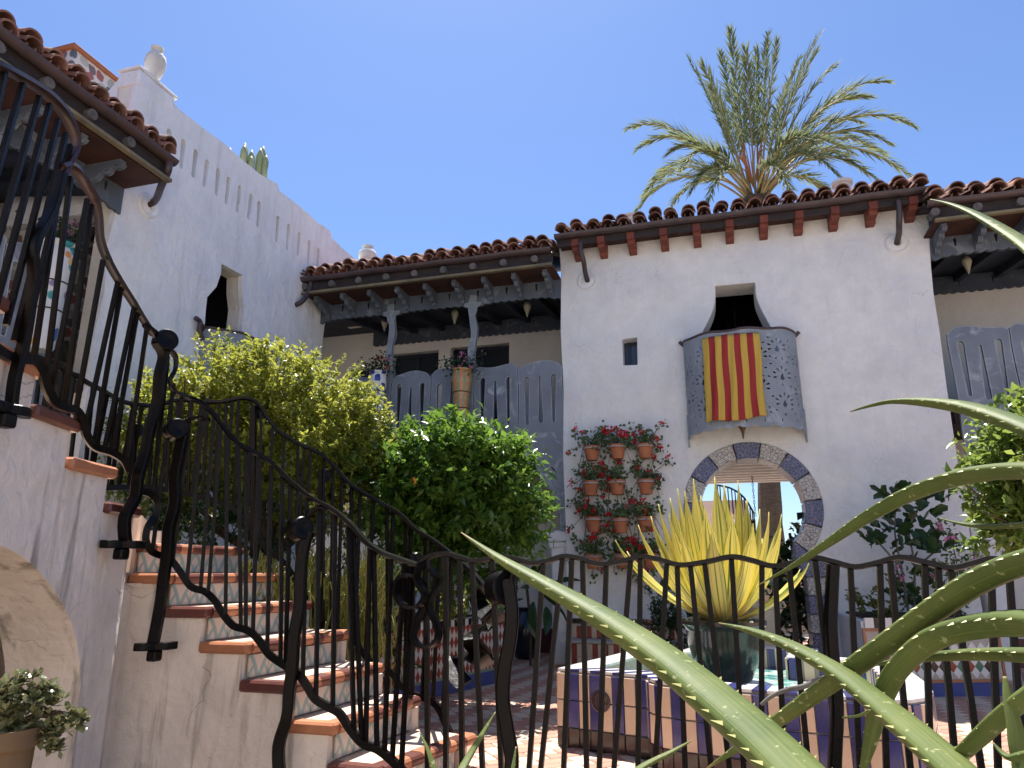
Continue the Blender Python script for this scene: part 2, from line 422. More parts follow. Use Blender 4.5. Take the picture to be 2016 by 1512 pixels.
# ================================================================ CENTRAL BUILDING
cb = empty('courtyard_building', (.4, FY, 0), label='white stucco central building with bell-shaped window and keyhole tile arch', cat='building')
def loc(p): return Vector(p) - cb.location
def fpx(x, y): q = onY(x, y, FY); return (q.x, q.z)
GOV = .36
zgC = onY(1462, 417, FY - GOV).z
AX, AZ, RO, RI, JO, JI = .362, 1.80, .775, .585, .745, .52
def keyhole(r, j, zb, n=40, a0=-42):
    P = []
    for k in range(n + 1):
        a = R(a0 + (180 - 2 * a0) * k / n); P.append((AX + r * math.cos(a), AZ + r * math.sin(a)))
    zn = AZ + r * math.sin(R(a0))
    P += [(AX - j + .0, zn - .10), (AX - j, zb), (AX + j, zb), (AX + j, zn - .10)]
    return P
right_edge = [fpx(*p) for p in ((1826, 395), (1829, 440), (1833, 520), (1838, 575), (1850, 650), (1864, 760), (1880, 870), (1896, 965), (1910, 1050), (1920, 1120))]
xr = right_edge[-1][0]
outer = [(-1.86, -.03)] + [(xr + .02, -.03)] + [(x, z) for x, z in right_edge[::-1]] + [(2.66, zgC + .02), (-1.88, zgC + .02)]
for k, (z, dx) in enumerate(((5.0, .01), (4.2, -.012), (3.4, .012), (2.5, -.008), (1.5, .01), (.8, -.005))): outer.append((-1.87 + dx, z))
bell = catmull([(p[0], p[1], 0) for p in [fpx(*q) for q in ((1408, 563), (1408, 590), (1402, 615), (1390, 640), (1379, 662))]], 5)
bell2 = catmull([(p[0], p[1], 0) for p in [fpx(*q) for q in ((1523, 654), (1515, 640), (1500, 612), (1489, 585), (1486, 556))]], 5)
bp = [(p.x, p.y) for p in bell] + [(bell[-1].x - .02, 3.1), (bell2[0].x + .02, 3.1)] + [(p.x, p.y) for p in bell2]
bp = bp[::-1]
sw = [fpx(1225, 668), fpx(1254, 664), fpx(1255, 718), fpx(1227, 719)]
kh = keyhole(RO, JO, -.02)
mb = MB().plate(outer, [bp, sw[::-1], [(x, max(z, -.02)) for x, z in kh]], lambda u, v, q: loc((u, FY + q, v)), 0, .42, grid=.22)
wall = mb.build('wall', M['stucco'], cb, bevel=.018)
# voussoirs and jamb blocks of the keyhole arch
def mosaic(name, c1, c2, grout, sc_=26):
    t = NT(name); p = t.pos((1, .35, 1)); v = t.n('TexVoronoi'); v.inputs['Scale'].default_value = sc_; t.l(p, v.inputs['Vector'])
    e = t.n('TexVoronoi', feature='DISTANCE_TO_EDGE'); e.inputs['Scale'].default_value = sc_; t.l(p, e.inputs['Vector'])
    rr = t.n('SeparateColor'); t.l(v.outputs['Color'], rr.inputs[0])
    c = t.mix(rr.outputs[0], c1, c2); k = t.ramp(e.outputs['Distance'], [(.03, BW[1]), (.08, BW[0])])
    c = t.mix(k, c, grout); return t.fin(c, .28, t.bump(t.ramp(e.outputs['Distance'], [(.02, BW[0]), (.09, BW[1])]), .6, .004), spec=.5)
M['mosblue'] = mosaic('blue_broken_tile', (.03, .04, .13), (.065, .08, .21), (.30, .29, .30))
M['moswhite'] = mosaic('white_broken_tile', (.56, .52, .47), (.42, .39, .36), (.13, .12, .115))
arch = empty('tile_arch'); arch.parent = cb
gap = .006
def block(P, m):
    o = MB().prism(P, lambda u, v, q: loc((u, q, v)), FY + .41, FY - .016).build('mosaic_block', m, arch, bevel=.006, seg=1); return o
NB = 11; A0 = -42; step = (180 - 2 * A0) / NB
for i in range(NB):
    a0 = A0 + i * step; a1 = a0 + step; P = []
    for k in range(7): a = R(a0 + .5 + (step - 1) * k / 6); P.append((AX + RO * math.cos(a), AZ + RO * math.sin(a)))
    for k in range(7): a = R(a1 - .6 - (step - 1.2) * k / 6); P.append((AX + RI * math.cos(a), AZ + RI * math.sin(a)))
    block(P, M['mosblue'] if (i + 1) % 2 == 0 else M['moswhite'])
zn = AZ + RO * math.sin(R(A0)); zin = AZ + RI * math.sin(R(A0))
for sgn in (-1, 1):
    jx = lambda d: AX + sgn * d
    P = [(jx(RO * math.cos(R(A0)) - .0), zn - .004), (jx(JO + .05), zn - .10), (jx(JO + .035), zn - .2), (jx(JO), zn - .26), (jx(JI), zn - .26), (jx(JI - .06), zn - .16), (jx(JI - .105), zn - .04), (jx(RI * math.cos(R(A0))), zin - .004)]
    block(P if sgn < 0 else P[::-1], M['mosblue'])
    z = zn - .266; k = 0
    while z > 0.02:
        z2 = max(z - .20, 0.0); Q = [(jx(JO), z), (jx(JI), z), (jx(JI), z2 + gap), (jx(JO), z2 + gap)]
        block(Q if sgn > 0 else Q[::-1], M['moswhite'] if k % 2 == 0 else M['mosblue']); z = z2; k += 1
# room behind, floor, loggia ceiling
MB().box(-1.86, 2.6, FY + .42, 12.4, 2.62, 2.8).build('floor_slab', M['stucco_in'], cb, loc=-cb.location)
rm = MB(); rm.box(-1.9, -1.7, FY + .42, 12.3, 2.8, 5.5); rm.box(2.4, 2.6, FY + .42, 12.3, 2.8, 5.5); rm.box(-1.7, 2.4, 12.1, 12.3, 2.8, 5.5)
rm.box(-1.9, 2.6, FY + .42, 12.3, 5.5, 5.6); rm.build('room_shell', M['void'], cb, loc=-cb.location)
M['whitewood'] = plain('white_painted_boards', (.80, .79, .76), (.72, .71, .68), .6, 5, .1, .002, .3)
for k in range(10):
    y = FY + .62 + k * .31
    MB().box(-1.6, 2.5, y, y + .09, 2.49, 2.615).build('ceiling_beam', M['whitewood'], cb, loc=-cb.location)
MB().box(-1.9, -1.05, 9.3, 12.4, -.01, 2.62).build('passage_wall', M['stucco'], cb, loc=-cb.location)
MB().box(1.75, 2.6, 9.3, 12.4, -.01, 2.62).build('passage_wall', M['stucco'], cb, loc=-cb.location)
# window joinery
q0, q1 = fpx(1225, 668), fpx(1255, 719)
MB().box(q0[0] - .02, q1[0] + .02, FY + .19, FY + .2, q1[1] - .02, q0[1] + .02).build('window_pane', M['glass'], cb, loc=-cb.location)
fr = MB(); fr.box(q0[0] + .045, q0[0] + .06, FY + .165, FY + .188, q1[1] - .02, q0[1] + .02); fr.box(q0[0] + .075, q0[0] + .085, FY + .165, FY + .188, q1[1] - .02, q0[1] + .02)
fr.build('window_frame', M['window'], cb, loc=-cb.location)
cur = MB(); cur.box(-.1, .9, FY + 1.2, FY + 1.25, 3.0, 4.0)
M['curtain'] = plain('dark_red_drape', (.09, .025, .025), (.05, .015, .02), .9, 4, 0)
MB().box(-.25, .95, FY + .62, FY + .66, 2.85, 3.72).build('interior_screen', M['curtain'], cb, loc=-cb.location)
# iron chandelier hanging in the room
ch = MB(); ch.tube([(.38, FY + .75, 4.9), (.38, FY + .75, 4.1)], .012, 6)
for a in (-.22, -.1, .1, .22): ch.tube(catmull([(.38, FY + .75, 4.15), (.38 + a * .7, FY + .75 + abs(a) * .3, 4.05), (.38 + a, FY + .75 + abs(a) * .5, 4.2), (.38 + a, FY + .75 + abs(a) * .5, 4.38)], 5), .012, 6)
tag(ch.build('chandelier', M['iron'], smooth=True), 'dark iron chandelier inside the bell-shaped window', 'chandelier')

# eave: corbels, board, gutter, tiles
X0C, X1C = onY(1092, 470, FY - GOV).x, onY(1832, 372, FY - GOV).x
MB().box(X0C + .02, X1C - .02, FY - GOV + .05, FY - GOV + .09, zgC - .14, zgC - .01).build('eave_board', M['wooddark'], cb, loc=-cb.location)
MB().box(X0C + .02, X1C - .02, FY - GOV + .095, FY + .02, zgC - .06, zgC - .03).build('soffit', M['soffit'], cb, loc=-cb.location)
gutter(cb, X0C - cb.location.x, X1C - cb.location.x, -GOV, zgC)
roof_tiles(cb, X0C - cb.location.x, X1C - cb.location.x, -GOV + .03, zgC + .03, .34)
for px in (1134, 1184, 1242, 1306, 1371, 1436, 1504, 1574, 1645, 1721, 1802):
    x = onY(px, 450, FY - .2).x
    P = [(-.33, -.06), (-.33, -.155), (-.27, -.155), (-.26, -.20), (-.12, -.21), (-.10, -.25), (.02, -.25), (.02, -.06)]
    MB().prism(P, lambda u, v, q: loc((x + q, FY + u, zgC + v)), -.05, .05).build('corbel', M['woodred'], cb, bevel=.006, seg=1)
for (a, b, c) in (((1143, 478), (1149, 515), (1157, 555)), ((1768, 395), (1770, 440), (1765, 482))):
    t0 = onY(*a, FY - GOV); t1 = onY(*b, FY - .30); t2 = onY(*c, FY + .03)
    rosette(cb, loc((t2.x, FY, t2.z)), (0, -1, 0), M['stucco'])
    downspout(cb, [loc(t0), loc((t0.x + .0, t0.y + .01, t0.z - .12)), loc(t1), loc((t2.x, FY - .14, t2.z + .07)), loc((t2.x, FY + .03, t2.z))])

# ================================================================ GALLERIED WINGS
def tear(cx, cz, ln, w0, w1, ang=0, n=6):
    """slot: rounded top of half-width w0, bottom half-width w1"""
    P = []
    for k in range(n + 1): a = PI * k / n; P.append((w0 * math.cos(a), ln / 2 + w0 * math.sin(a)))
    for k in range(n + 1): a = PI + PI * k / n; P.append((w1 * math.cos(a), -ln / 2 + w1 * math.sin(a)))
    c, s = math.cos(ang), math.sin(ang)
    return [(cx + x * c - y * s, cz + x * s + y * c) for x, y in P]

def bracket_mesh():
    P = [(0, 0), (-.40, 0), (-.415, -.03), (-.40, -.06), (-.43, -.10), (-.40, -.155), (-.345, -.165), (-.32, -.14), (-.29, -.15), (-.285, -.20), (-.25, -.235), (-.205, -.225), (-.185, -.20), (-.16, -.235), (-.135, -.29), (-.09, -.31), (-.06, -.295), (-.055, -.36), (-.02, -.40), (0, -.39)]
    h = [[(-.345 + .022 * math.cos(2 * PI * k / 8), -.105 + .022 * math.sin(2 * PI * k / 8)) for k in range(8)], [(-.235 + .02 * math.cos(2 * PI * k / 8), -.17 + .02 * math.sin(2 * PI * k / 8)) for k in range(8)]]
    return MB().plate(P, h, lambda u, v, q: (q, u, v * .56), -.026, .026).mesh('bracket', M['greyfascia'])
BRK = bracket_mesh()
LOG = MB().lathe([(.048, 0), (.05, .02), (.05, .16)], 10, M=Matrix.Rotation(R(-90), 4, 'X')).mesh('rafter_end', M['log'])

def wing(par, L, zg, ov, cols, bounds, arches, lamps, mirror=False, windows=(), brk0=.2, ext0=0.0, ext1=0.0):
    zf = zg - .475; zt = 3.78; zfl = 2.85; dep = 1.85
    # roof
    gutter(par, -.12, L, -ov, zg); roof_tiles(par, -.12, L, -ov + .03, zg + .03, .34)
    MB().box(-.05, L, -ov + .055, -ov + .095, zg - .2, zg - .01).build('eave_board', M['wooddark'], par)
    MB().box(-.05, L, -ov - .005, -ov + .05, zg - .235, zg - .203).build('eave_trim', M['trim'], par)
    MB().box(-.05, L, -ov + .1, .12, zg - .215, zg - .19).build('soffit', M['soffit'], par)
    x = brk0
    while x < L - .02:
        link('bracket', BRK, par, (x, -.03, zg - .217)); 
        link('rafter_end', LOG, par, (x - .1, -ov - .005, zg - .12)); x += .425
    # pierced fascia board
    n = int(L / .012); low = []
    for k in range(n + 1):
        x = L * k / n; d = min([abs(x - c) for c in cols] + [abs(x), abs(x - L)])
        z = zf + .045 * (1 - math.exp(-(d / .16) ** 2)) - .022 * abs(math.sin(PI * x / .115)); low.append((x, z))
    holes = []
    x = brk0 + .2125
    while x < L - .08: holes.append(tear(x, zg - .30, .085, .022, .008)); x += .425
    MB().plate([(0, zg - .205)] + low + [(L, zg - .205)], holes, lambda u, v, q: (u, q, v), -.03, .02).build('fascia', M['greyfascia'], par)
    for c in cols:
        pth = [(c + .020 * math.sin(z * 10 + c), .0, z) for z in np.linspace(zt - .12, zf + .16, 20)]
        m = MB().sweep(pth, [(-.052, -.045), (.052, -.045), (.052, .045), (-.052, .045)], side=(1, 0, 0), scale=lambda t: 1 - .18 * math.sin(t * PI) + .08 * math.sin(t * 23))
        cap = [(c - .05, zf - .12), (c + .05, zf - .12), (c + .07, zf - .02), (c + .12, zf), (c + .13, zf + .05), (c - .13, zf + .05), (c - .12, zf), (c - .07, zf - .02)]
        m.plate(cap, [], lambda u, v, q: (u, q, v), -.05, -.032)
        m.build('column', M['greypost'], par)
    # pierced balustrade boards reaching down to the arcade arches
    for i in range(len(bounds) - 1):
        a, b = bounds[i] + .006, bounds[i + 1] - .006; wd = b - a
        wob = lambda z, s: .010 * math.sin(z * 4.1 + s * 2.3 + i) if 0 < z else 0
        top = []
        for k in range(25):
            t = k / 24; x = a + wd * t
            top.append((x, zt + .022 * math.sin(t * 2 * PI + i * 2.1) + .012 * math.sin(t * PI) - .05 * (math.exp(-(t / .07) ** 2) + math.exp(-((1 - t) / .07) ** 2))))
        bot = []
        for (xc, zc, r) in arches:
            for k in range(61):
                th = PI * k / 60; rr = r + .02 * abs(math.sin(th * 16)); x = xc - rr * math.cos(th)
                if a + .002 < x < b - .002: bot.append((x, zc + rr * math.sin(th)))
        bot.sort()
        def base(x):
            for (xc, zc, r) in arches:
                if abs(x - xc) < r: return zc + math.sqrt(r * r - (x - xc) ** 2)
            return 1.58
        clean = [(a, base(a))]
        for (x, z) in bot:
            if x - clean[-1][0] > .001:
                clean.append((x, z))
        # drop to the impost where an arch springs inside this board
        fin = []
        for (xc, zc, r) in arches:
            if a < xc - r < b: fin += [(xc - r - .021, 1.58)]
            if a < xc + r < b: fin += [(xc + r + .021, 1.58)]
        clean = sorted(clean + fin) + [(b, base(b))]
        clean = [c for k, c in enumerate(clean) if k == 0 or c[0] - clean[k - 1][0] > .0005]
        side_r = [(b + .008 * math.sin(z * 5 + i), z) for z in np.linspace(base(b) + .15, zt - .15, 10)]
        side_l = [(a + .008 * math.sin(z * 5 + i - 1), z) for z in np.linspace(zt - .15, base(a) + .15, 10)]
        poly = clean + side_r + top[::-1] + side_l
        hs = []
        for (f, w0, w1) in ((.2, .036, .019), (.5, .014, .032), (.8, .036, .017)):
            hs.append(tear(a + wd * f, 3.28 + .02 * math.sin(i * 3 + f * 9), .60, w0, w1, .015 * math.sin(i + f * 7)))
        for (xc, zc, r) in arches:
            for k in range(1, 8):
                th = PI * k / 8; cx = xc - (r + .2) * math.cos(th); cz = zc + (r + .2) * math.sin(th)
                if a + .07 < cx < b - .07: hs.append(tear(cx, cz, .09, .015, .010, PI / 2 - (PI - th)))
        MB().plate(poly, hs, lambda u, v, q: (u, q, v), -.025, .02).build('balustrade_board', M['grey'], par)
    # gallery floor, back wall, ceiling with beams
    MB().box(-ext0, L + ext1, .05, dep, zfl - .15, zfl).build('gallery_floor', M['wooddark'], par)
    wins = [[(x0, z0), (x1, z0), (x1, z1), (x0, z1)] for (x0, x1, z0, z1) in windows]
    MB().plate([(-ext0, 2.5), (L + ext1, 2.5), (L + ext1, 5.75), (-ext0, 5.75)], wins, lambda u, v, q: (u, q, v), dep, dep + .25, grid=.5).build('back_wall', M['stucco_in'], par)
    for (x0, x1, z0, z1) in windows:
        f = MB(); y0, y1 = dep + .12, dep + .17; t = .05
        f.box(x0, x0 + t, y0, y1, z0, z1); f.box(x1 - t, x1, y0, y1, z0, z1); f.box(x0 + t, x1 - t, y0, y1, z1 - t, z1); f.box(x0 + t, x1 - t, y0, y1, z0, z0 + t)
        mid = (x0 + x1) / 2; f.box(mid - .035, mid + .035, y0, y1, z0 + t, z1 - t); f.box(x0 + t, mid - .035, y0, y1, z1 - .38, z1 - .36); f.box(mid + .035, x1 - t, y0, y1, z1 - .38, z1 - .36)
        fo = f.build('window_frame', M['window'], par)
        for (p, q) in ((x0 + t, mid - .035), (mid + .035, x1 - t)): MB().box(p, q, dep + .14, dep + .145, z0 + t, z1 - t).build('window_pane', M['glass'], par)
    cz0, cz1 = zg - .28, zg - .01
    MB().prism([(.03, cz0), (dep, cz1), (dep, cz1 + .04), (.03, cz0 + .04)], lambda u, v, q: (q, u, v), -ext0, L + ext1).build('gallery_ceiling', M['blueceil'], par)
    if ext0: MB().box(-ext0 - .1, -ext0, .4, dep + .2, 2.5, 5.75).build('end_wall', M['stucco_in'], par)
    if ext1: MB().box(L + ext1, L + ext1 + .1, .4, dep + .2, 2.5, 5.75).build('end_wall', M['stucco_in'], par)
    x = .3
    while x < L:
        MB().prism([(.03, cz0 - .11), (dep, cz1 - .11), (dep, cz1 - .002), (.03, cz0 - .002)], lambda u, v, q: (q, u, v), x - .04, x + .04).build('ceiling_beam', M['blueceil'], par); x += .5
    # inner scalloped valance
    n = int(L / .012); low = [(L * k / n, zg - .27 - .022 * abs(math.sin(PI * L * k / n / .115))) for k in range(n + 1)]
    holes = [tear(.4 + .42 * k, zg - .15, .08, .014, .006) for k in range(int((L - .5) / .42) + 1)]
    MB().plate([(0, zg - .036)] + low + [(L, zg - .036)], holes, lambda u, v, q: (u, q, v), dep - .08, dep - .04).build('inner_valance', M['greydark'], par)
    for x in lamps:
        z1 = zg - .02
        m = MB().lathe([(.005, -.02), (.012, .0), (.03, .06), (.055, .13), (.06, .16), (.04, .2), (.015, .22), (.012, .26)], 14, (x, .75, zg - .40))
        m.tube([(x, .75, zg - .16), (x, .75, zg + .02)], .006, 5); m.build('pendant_lamp', M['brass'], par, smooth=True, angle=50)
    # arcade behind the boards
    MB().box(-ext0, L + ext1, 1.2, 1.35, -.01, 2.69).build('arcade_back_wall', M['stucco_in'], par)
    MB().box(0, L, 1.185, 1.198, -.01, .32).build('red_tile_dado', M['reddado'], par)
M['reddado'] = plain('dark_red_dado_tile', (.12, .03, .022), (.08, .02, .018), .4, 8, .1, .002, .5)

zgL = onY(1000, 498, FY - .55).z
lw = empty('gallery_wing', (-5.6, FY + .04, 0), label='grey galleried wing behind the orange tree, left of the white facade', cat='building', group='galleried wings')
LWX = -5.6
bl = [b - LWX for b in (-5.56, -4.95, -4.34, -3.74, -3.11, -2.48, -1.865)]
wing(lw, 3.73, zgL, .58, [1.22, 2.47], bl, [(-2.63 - LWX, 1.72, .68), (-4.5 - LWX, 1.72, .68)], [.72, 1.9, 3.05], windows=((.35, 1.2, 2.9, 4.72), (1.42, 2.45, 2.9, 4.74), (-.45, .1, 2.9, 4.5)), ext0=1.3)
zgR = onY(1930, 383, FY - .55).z
rw = empty('gallery_wing', (2.63, FY + .04, 0), label='grey galleried wing at the right edge, right of the white facade', cat='building', group='galleried wings')
wing(rw, 3.4, zgR, .55, [2.2], [.03, .66, 1.3, 1.94, 2.58, 3.36], [(.95, 1.72, .68), (2.7, 1.72, .66)], [.62, 1.8], windows=((1.6, 2.5, 2.9, 4.6),), brk0=.06)
zgH = onX(300, 285, XL + .6).z
hw = empty('gallery_house', (XL, 1.0, 0), R(90), label='tiled-eave gallery house at the upper left behind the stair railing', cat='building')
wing(hw, 4.08, zgH, .6, [1.4, 2.75], [.03, .63, 1.23, 1.83, 2.43, 3.03, 3.6], [(1.0, 1.72, .7), (2.9, 1.72, .6)], [.8, 2.6], windows=((.6, 1.7, 2.9, 4.4), (3.6, 4.5, 2.9, 4.6)), brk0=.25, ext1=1.6)
t0 = onX(330, 315, XL + .6)
# piers (imposts) of the arcade, part of each wing
for par, xs in ((lw, (1.62, 3.63)), (rw, (.12, 1.83))):
    for x in xs:
        m = MB().box(x - .10, x + .10, .03, .4, -.01, 1.44); m.box(x - .16, x + .16, .0, .42, 1.44, 1.578); m.box(x - .13, x + .13, .015, .41, 1.36, 1.44)
        m.build('pier', M['stucco'], par, bevel=.02)

# ================================================================ LEFT WALL WITH PARAPET
M['creamslot'] = stucco('cream_render', (.84, .78, .68), (.78, .72, .63), (.55, .5, .42), .3)
def lpx(x, y): q = onX(x, y, XL); return (q.y, q.z)
lwall = empty('parapet_wall', (XL, 7, 0), label='tall white stucco wall with slotted parapet on the left of the court', cat='wall')
ll = lambda u, v, q: Vector((XL - q, u, v)) - lwall.location
prof = [lpx(*p) for p in ((343, 204), (352, 214), (372, 230), (406, 257), (440, 281), (474, 312), (512, 343), (546, 362), (550, 376), (580, 398), (610, 423), (627, 440), (636, 444), (650, 455), (653, 468), (676, 490), (701, 512))]
far = prof[-1][1]
outl = [(5.08, -.03), (9.2, -.03), (9.2, far - .0), (10.2, far), ] + prof[::-1] + [(5.08, prof[0][1] + .0)]
outl = [(5.08, -.03), (9.02, -.03), (9.0, 1.5), (9.03, 2.4), (8.97, 3.2), (9.02, 3.8), (8.96, 4.3), (9.0, 4.7), (9.2, zgL - .1), (10.2, zgL - .1), (10.2, far)] + prof[::-1] + [(5.08, prof[0][1]), (5.06, 5.2), (5.1, 4.9), (5.05, 4.5), (5.0, 4.1), (5.06, 3.7), (5.02, 3.2), (5.06, 2.4), (5.05, 1.2)]
slots = []
for (x, a, b) in ((361, 272, 335), (385, 292, 353), (407, 312, 371), (430, 330, 388), (450, 347, 405), (472, 363, 422), (494, 380, 435), (511, 395, 450), (548, 424, 479), (569, 440, 493), (590, 457, 506), (610, 472, 521), (628, 488, 528), (335, 254, 274)):
    p0 = lpx(x, a); p1 = lpx(x - 4, b); cy_, h = (p0[0] + p1[0]) / 2, p0[1] - p1[1]
    slots.append(tear(cy_, (p0[1] + p1[1]) / 2, h - .09, .038, .028, random.uniform(-.05, .05)))
win = [(p.x, p.y) for p in catmull([(*lpx(*p), 0) for p in ((436, 519), (478, 542))], 2)]
wr = [lpx(*p) for p in ((436, 519), (478, 542), (477, 572), (481, 605), (477, 640), (478, 690), (402, 690), (403, 641), (405, 612), (408, 585), (426, 565), (435, 539))]
MB().plate(outl, [wr] + slots, ll, 0, .07, grid=.25).build('wall', M['stucco_left'], lwall, bevel=.012)
MB().plate([(y if y > 5.09 else 5.085, z - .004) for y, z in outl], [[(y + .03 if y > 6.7 else y, z) for y, z in wr]], ll, .0703, .26, grid=.25).build('wall_backing', M['creamslot'], lwall, bevel=.01)
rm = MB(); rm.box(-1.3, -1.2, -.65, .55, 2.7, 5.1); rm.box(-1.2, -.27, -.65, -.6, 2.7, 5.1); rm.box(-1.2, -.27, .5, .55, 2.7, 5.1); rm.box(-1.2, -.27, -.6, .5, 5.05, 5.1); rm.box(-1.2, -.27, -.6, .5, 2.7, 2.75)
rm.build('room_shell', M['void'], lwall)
# pier with moulded cap and its return behind the eave
m = MB(); a = 5.06; b = lpx(345, 200)[0]; zt_ = lpx(318, 166)[1]
m.box(-.27, .003, a - 7 + .005, b - 7, prof[0][1] - .12, zt_ - .03)
m.build('pier', M['stucco_left'], lwall, bevel=.02)
MB().box(-.285, .014, a - 7.008, b - 7 + .03, zt_ - .027, zt_ + .012).build('pier_cap', M['stucco_left'], lwall, bevel=.015)
MB().plate([(-1.2, 4.6), (0, 4.6), (0, zt_ - .06), (-.06, zt_ - .14), (-.16, zt_ - .24), (-.32, zt_ - .33), (-1.2, zt_ - .45)][::1], [], lambda u, v, q: (-.272 + u, a - 7 + q, v), .02, .3).build('parapet_return', M['stucco_left'], lwall, bevel=.015)
for (a_, b_, c_, rn) in (((333, 318), (318, 365), (292, 405), 1), ((612, 552), (605, 580), (583, 602), 0)):
    if rn:
        t0 = onX(*a_, XL + .6); t2 = onX(*c_, XL); mid = onX(*b_, XL + .42)
        rosette(lwall, (0, t2.y - 7, t2.z), (1, 0, 0), M['stucco_left'])
    else:
        t0 = onY(*a_, FY - .5); t2 = onX(*c_, XL); mid = onX(*b_, XL + .10)
    L0 = lwall.location
    downspout(lwall, [t0 - L0, t0 - L0 + Vector((0, 0, -.1)), mid - L0, t2 - L0 + Vector((.08, 0, .05)), t2 - L0 - Vector((.05, 0, .0))], .036)

# urns on the parapets
def urn(p, h, label, r=1.0):
    k = h
    pr = [(.0, 0), (.17, 0), (.19, .04), (.15, .07), (.17, .10), (.24, .22), (.31, .40), (.335, .56), (.30, .72), (.20, .82), (.15, .86), (.15, .90), (.20, .93), (.205, .97), (.15, 1.0), (.0, 1.0)]
    o = MB().lathe([(a * k * r, b * k) for a, b in pr], 28).build('urn', M['urn'], smooth=True, angle=60, loc=p); return tag(o, label, 'urn', 'plaster urns on the parapets')
pz = onX(310, 150, XL - .2)
urn((XL - .10, (5.06 + b) / 2 + .02, zt_ + .018), .46, 'weathered white urn on the tall parapet pier at upper left', .72)
up_ = onY(723, 512, 10.0); urn((up_.x, 10.0, up_.z - .14), .40, 'round white urn rising just above the left gallery roof tiles', 1.15)
for px, py, s in ((1243, 440, .20), (1660, 378, .26)):
    q = onY(px, py, FY + .55)
    tag(MB().lathe([(.10, 0), (.10, s * .8), (.13, s * .85), (.135, s), (.09, s * 1.08), (.0, s * 1.1)], 18).build('chimney_pot', M['urn'], smooth=True, angle=40, loc=(q.x, q.y, q.z - s * .45)),
        'small white chimney pot %s' % ('left of the palm, among roof tiles' if px < 1400 else 'right of the palm, among roof tiles'), 'chimney pot', 'chimney pots')
# ================================================================ STAIRCASE
def ogee_tile():
    t = NT('leaf_painted_riser_tile'); tc = t.n('TexCoord'); sp = t.n('SeparateXYZ'); t.l(tc.outputs['Object'], sp.inputs[0])
    u = t.math('MULTIPLY', t.math('ABSOLUTE', sp.outputs[0]), 2 / .158); v = t.math('ADD', t.math('MULTIPLY', sp.outputs[2], 1 / .115), .0)
    v = t.math('MAXIMUM', v, 0.001)
    wob = t.math('MULTIPLY', t.math('SUBTRACT', t.noise(tc.outputs['Object'], 30, 3), .5), .10)
    c1 = t.math('ADD', t.math('MULTIPLY', t.math('POWER', v, 1.4), .78), .10)
    d1 = t.math('ABSOLUTE', t.math('SUBTRACT', t.math('ADD', u, wob), c1))
    c2 = t.math('SUBTRACT', .98, t.math('MULTIPLY', t.math('POWER', v, 1.8), 1.5)); d2 = t.math('ABSOLUTE', t.math('SUBTRACT', t.math('ADD', u, wob), c2))
    k = t.math('MAXIMUM', t.math('LESS_THAN', d1, .19), t.math('MULTIPLY', t.math('LESS_THAN', d2, .15), t.math('GREATER_THAN', u, .55)))
    streak = t.noise(t.pos((3, 3, .7), True), 30, 4)
    teal = t.mix(streak, (.13, .25, .25), (.30, .40, .39)); cream = t.mix(t.noise(tc.outputs['Object'], 12, 3), (.60, .50, .43), (.52, .43, .38))
    return t.fin(t.mix(t.math('MULTIPLY', k, .92), cream, teal), .3, t.bump(streak, .1, .002), spec=.5)
M['riser'] = ogee_tile()
M['nosO'] = plain('orange_glazed_tile', (.42, .17, .085), (.34, .135, .065), .4, 14, .15, .003, .5, rand=.14)
M['nosB'] = plain('brown_glazed_tile', (.13, .04, .03), (.09, .028, .022), .35, 14, .15, .003, .5, rand=.14)
M['tread'] = plain('worn_terracotta_tread', (.66, .50, .38), (.56, .40, .29), .6, 7, .2, .003, .4)

st = empty('curved_staircase', (-2.4, 3.9, 0), label='curved plaster staircase with terracotta nosings and painted riser tiles', cat='staircase')
SO = Vector(st.location)
Zs = [.165, .345, .525, .71, .89, 1.07, 1.245, 1.425, 1.60, 1.775, 1.945, 2.12, 2.29, 2.46]
IN = [(-1.69, 3.46), (-1.95, 3.475), (-2.22, 3.475), (-2.50, 3.48), (-2.77, 3.47), (-3.03, 3.45), (-3.25, 3.42), (-3.09, 3.25), (-2.99, 2.95), (-2.90, 2.61), (-2.78, 2.29), (-2.64, 1.97), (-2.48, 1.66), (-2.30, 1.37), (-2.1, 1.1)]
OU = [(-1.50, 4.26), (-1.86, 4.38), (-2.11, 4.38), (-2.41, 4.44), (-2.72, 4.48), (-3.01, 4.48), (-3.26, 4.44), (-3.95, 4.3), (-4.1, 3.7), (-4.05, 3.1), (-3.9, 2.6), (-3.72, 2.25), (-3.5, 1.95), (-3.3, 1.7), (-3.1, 1.45)]
TH = .058
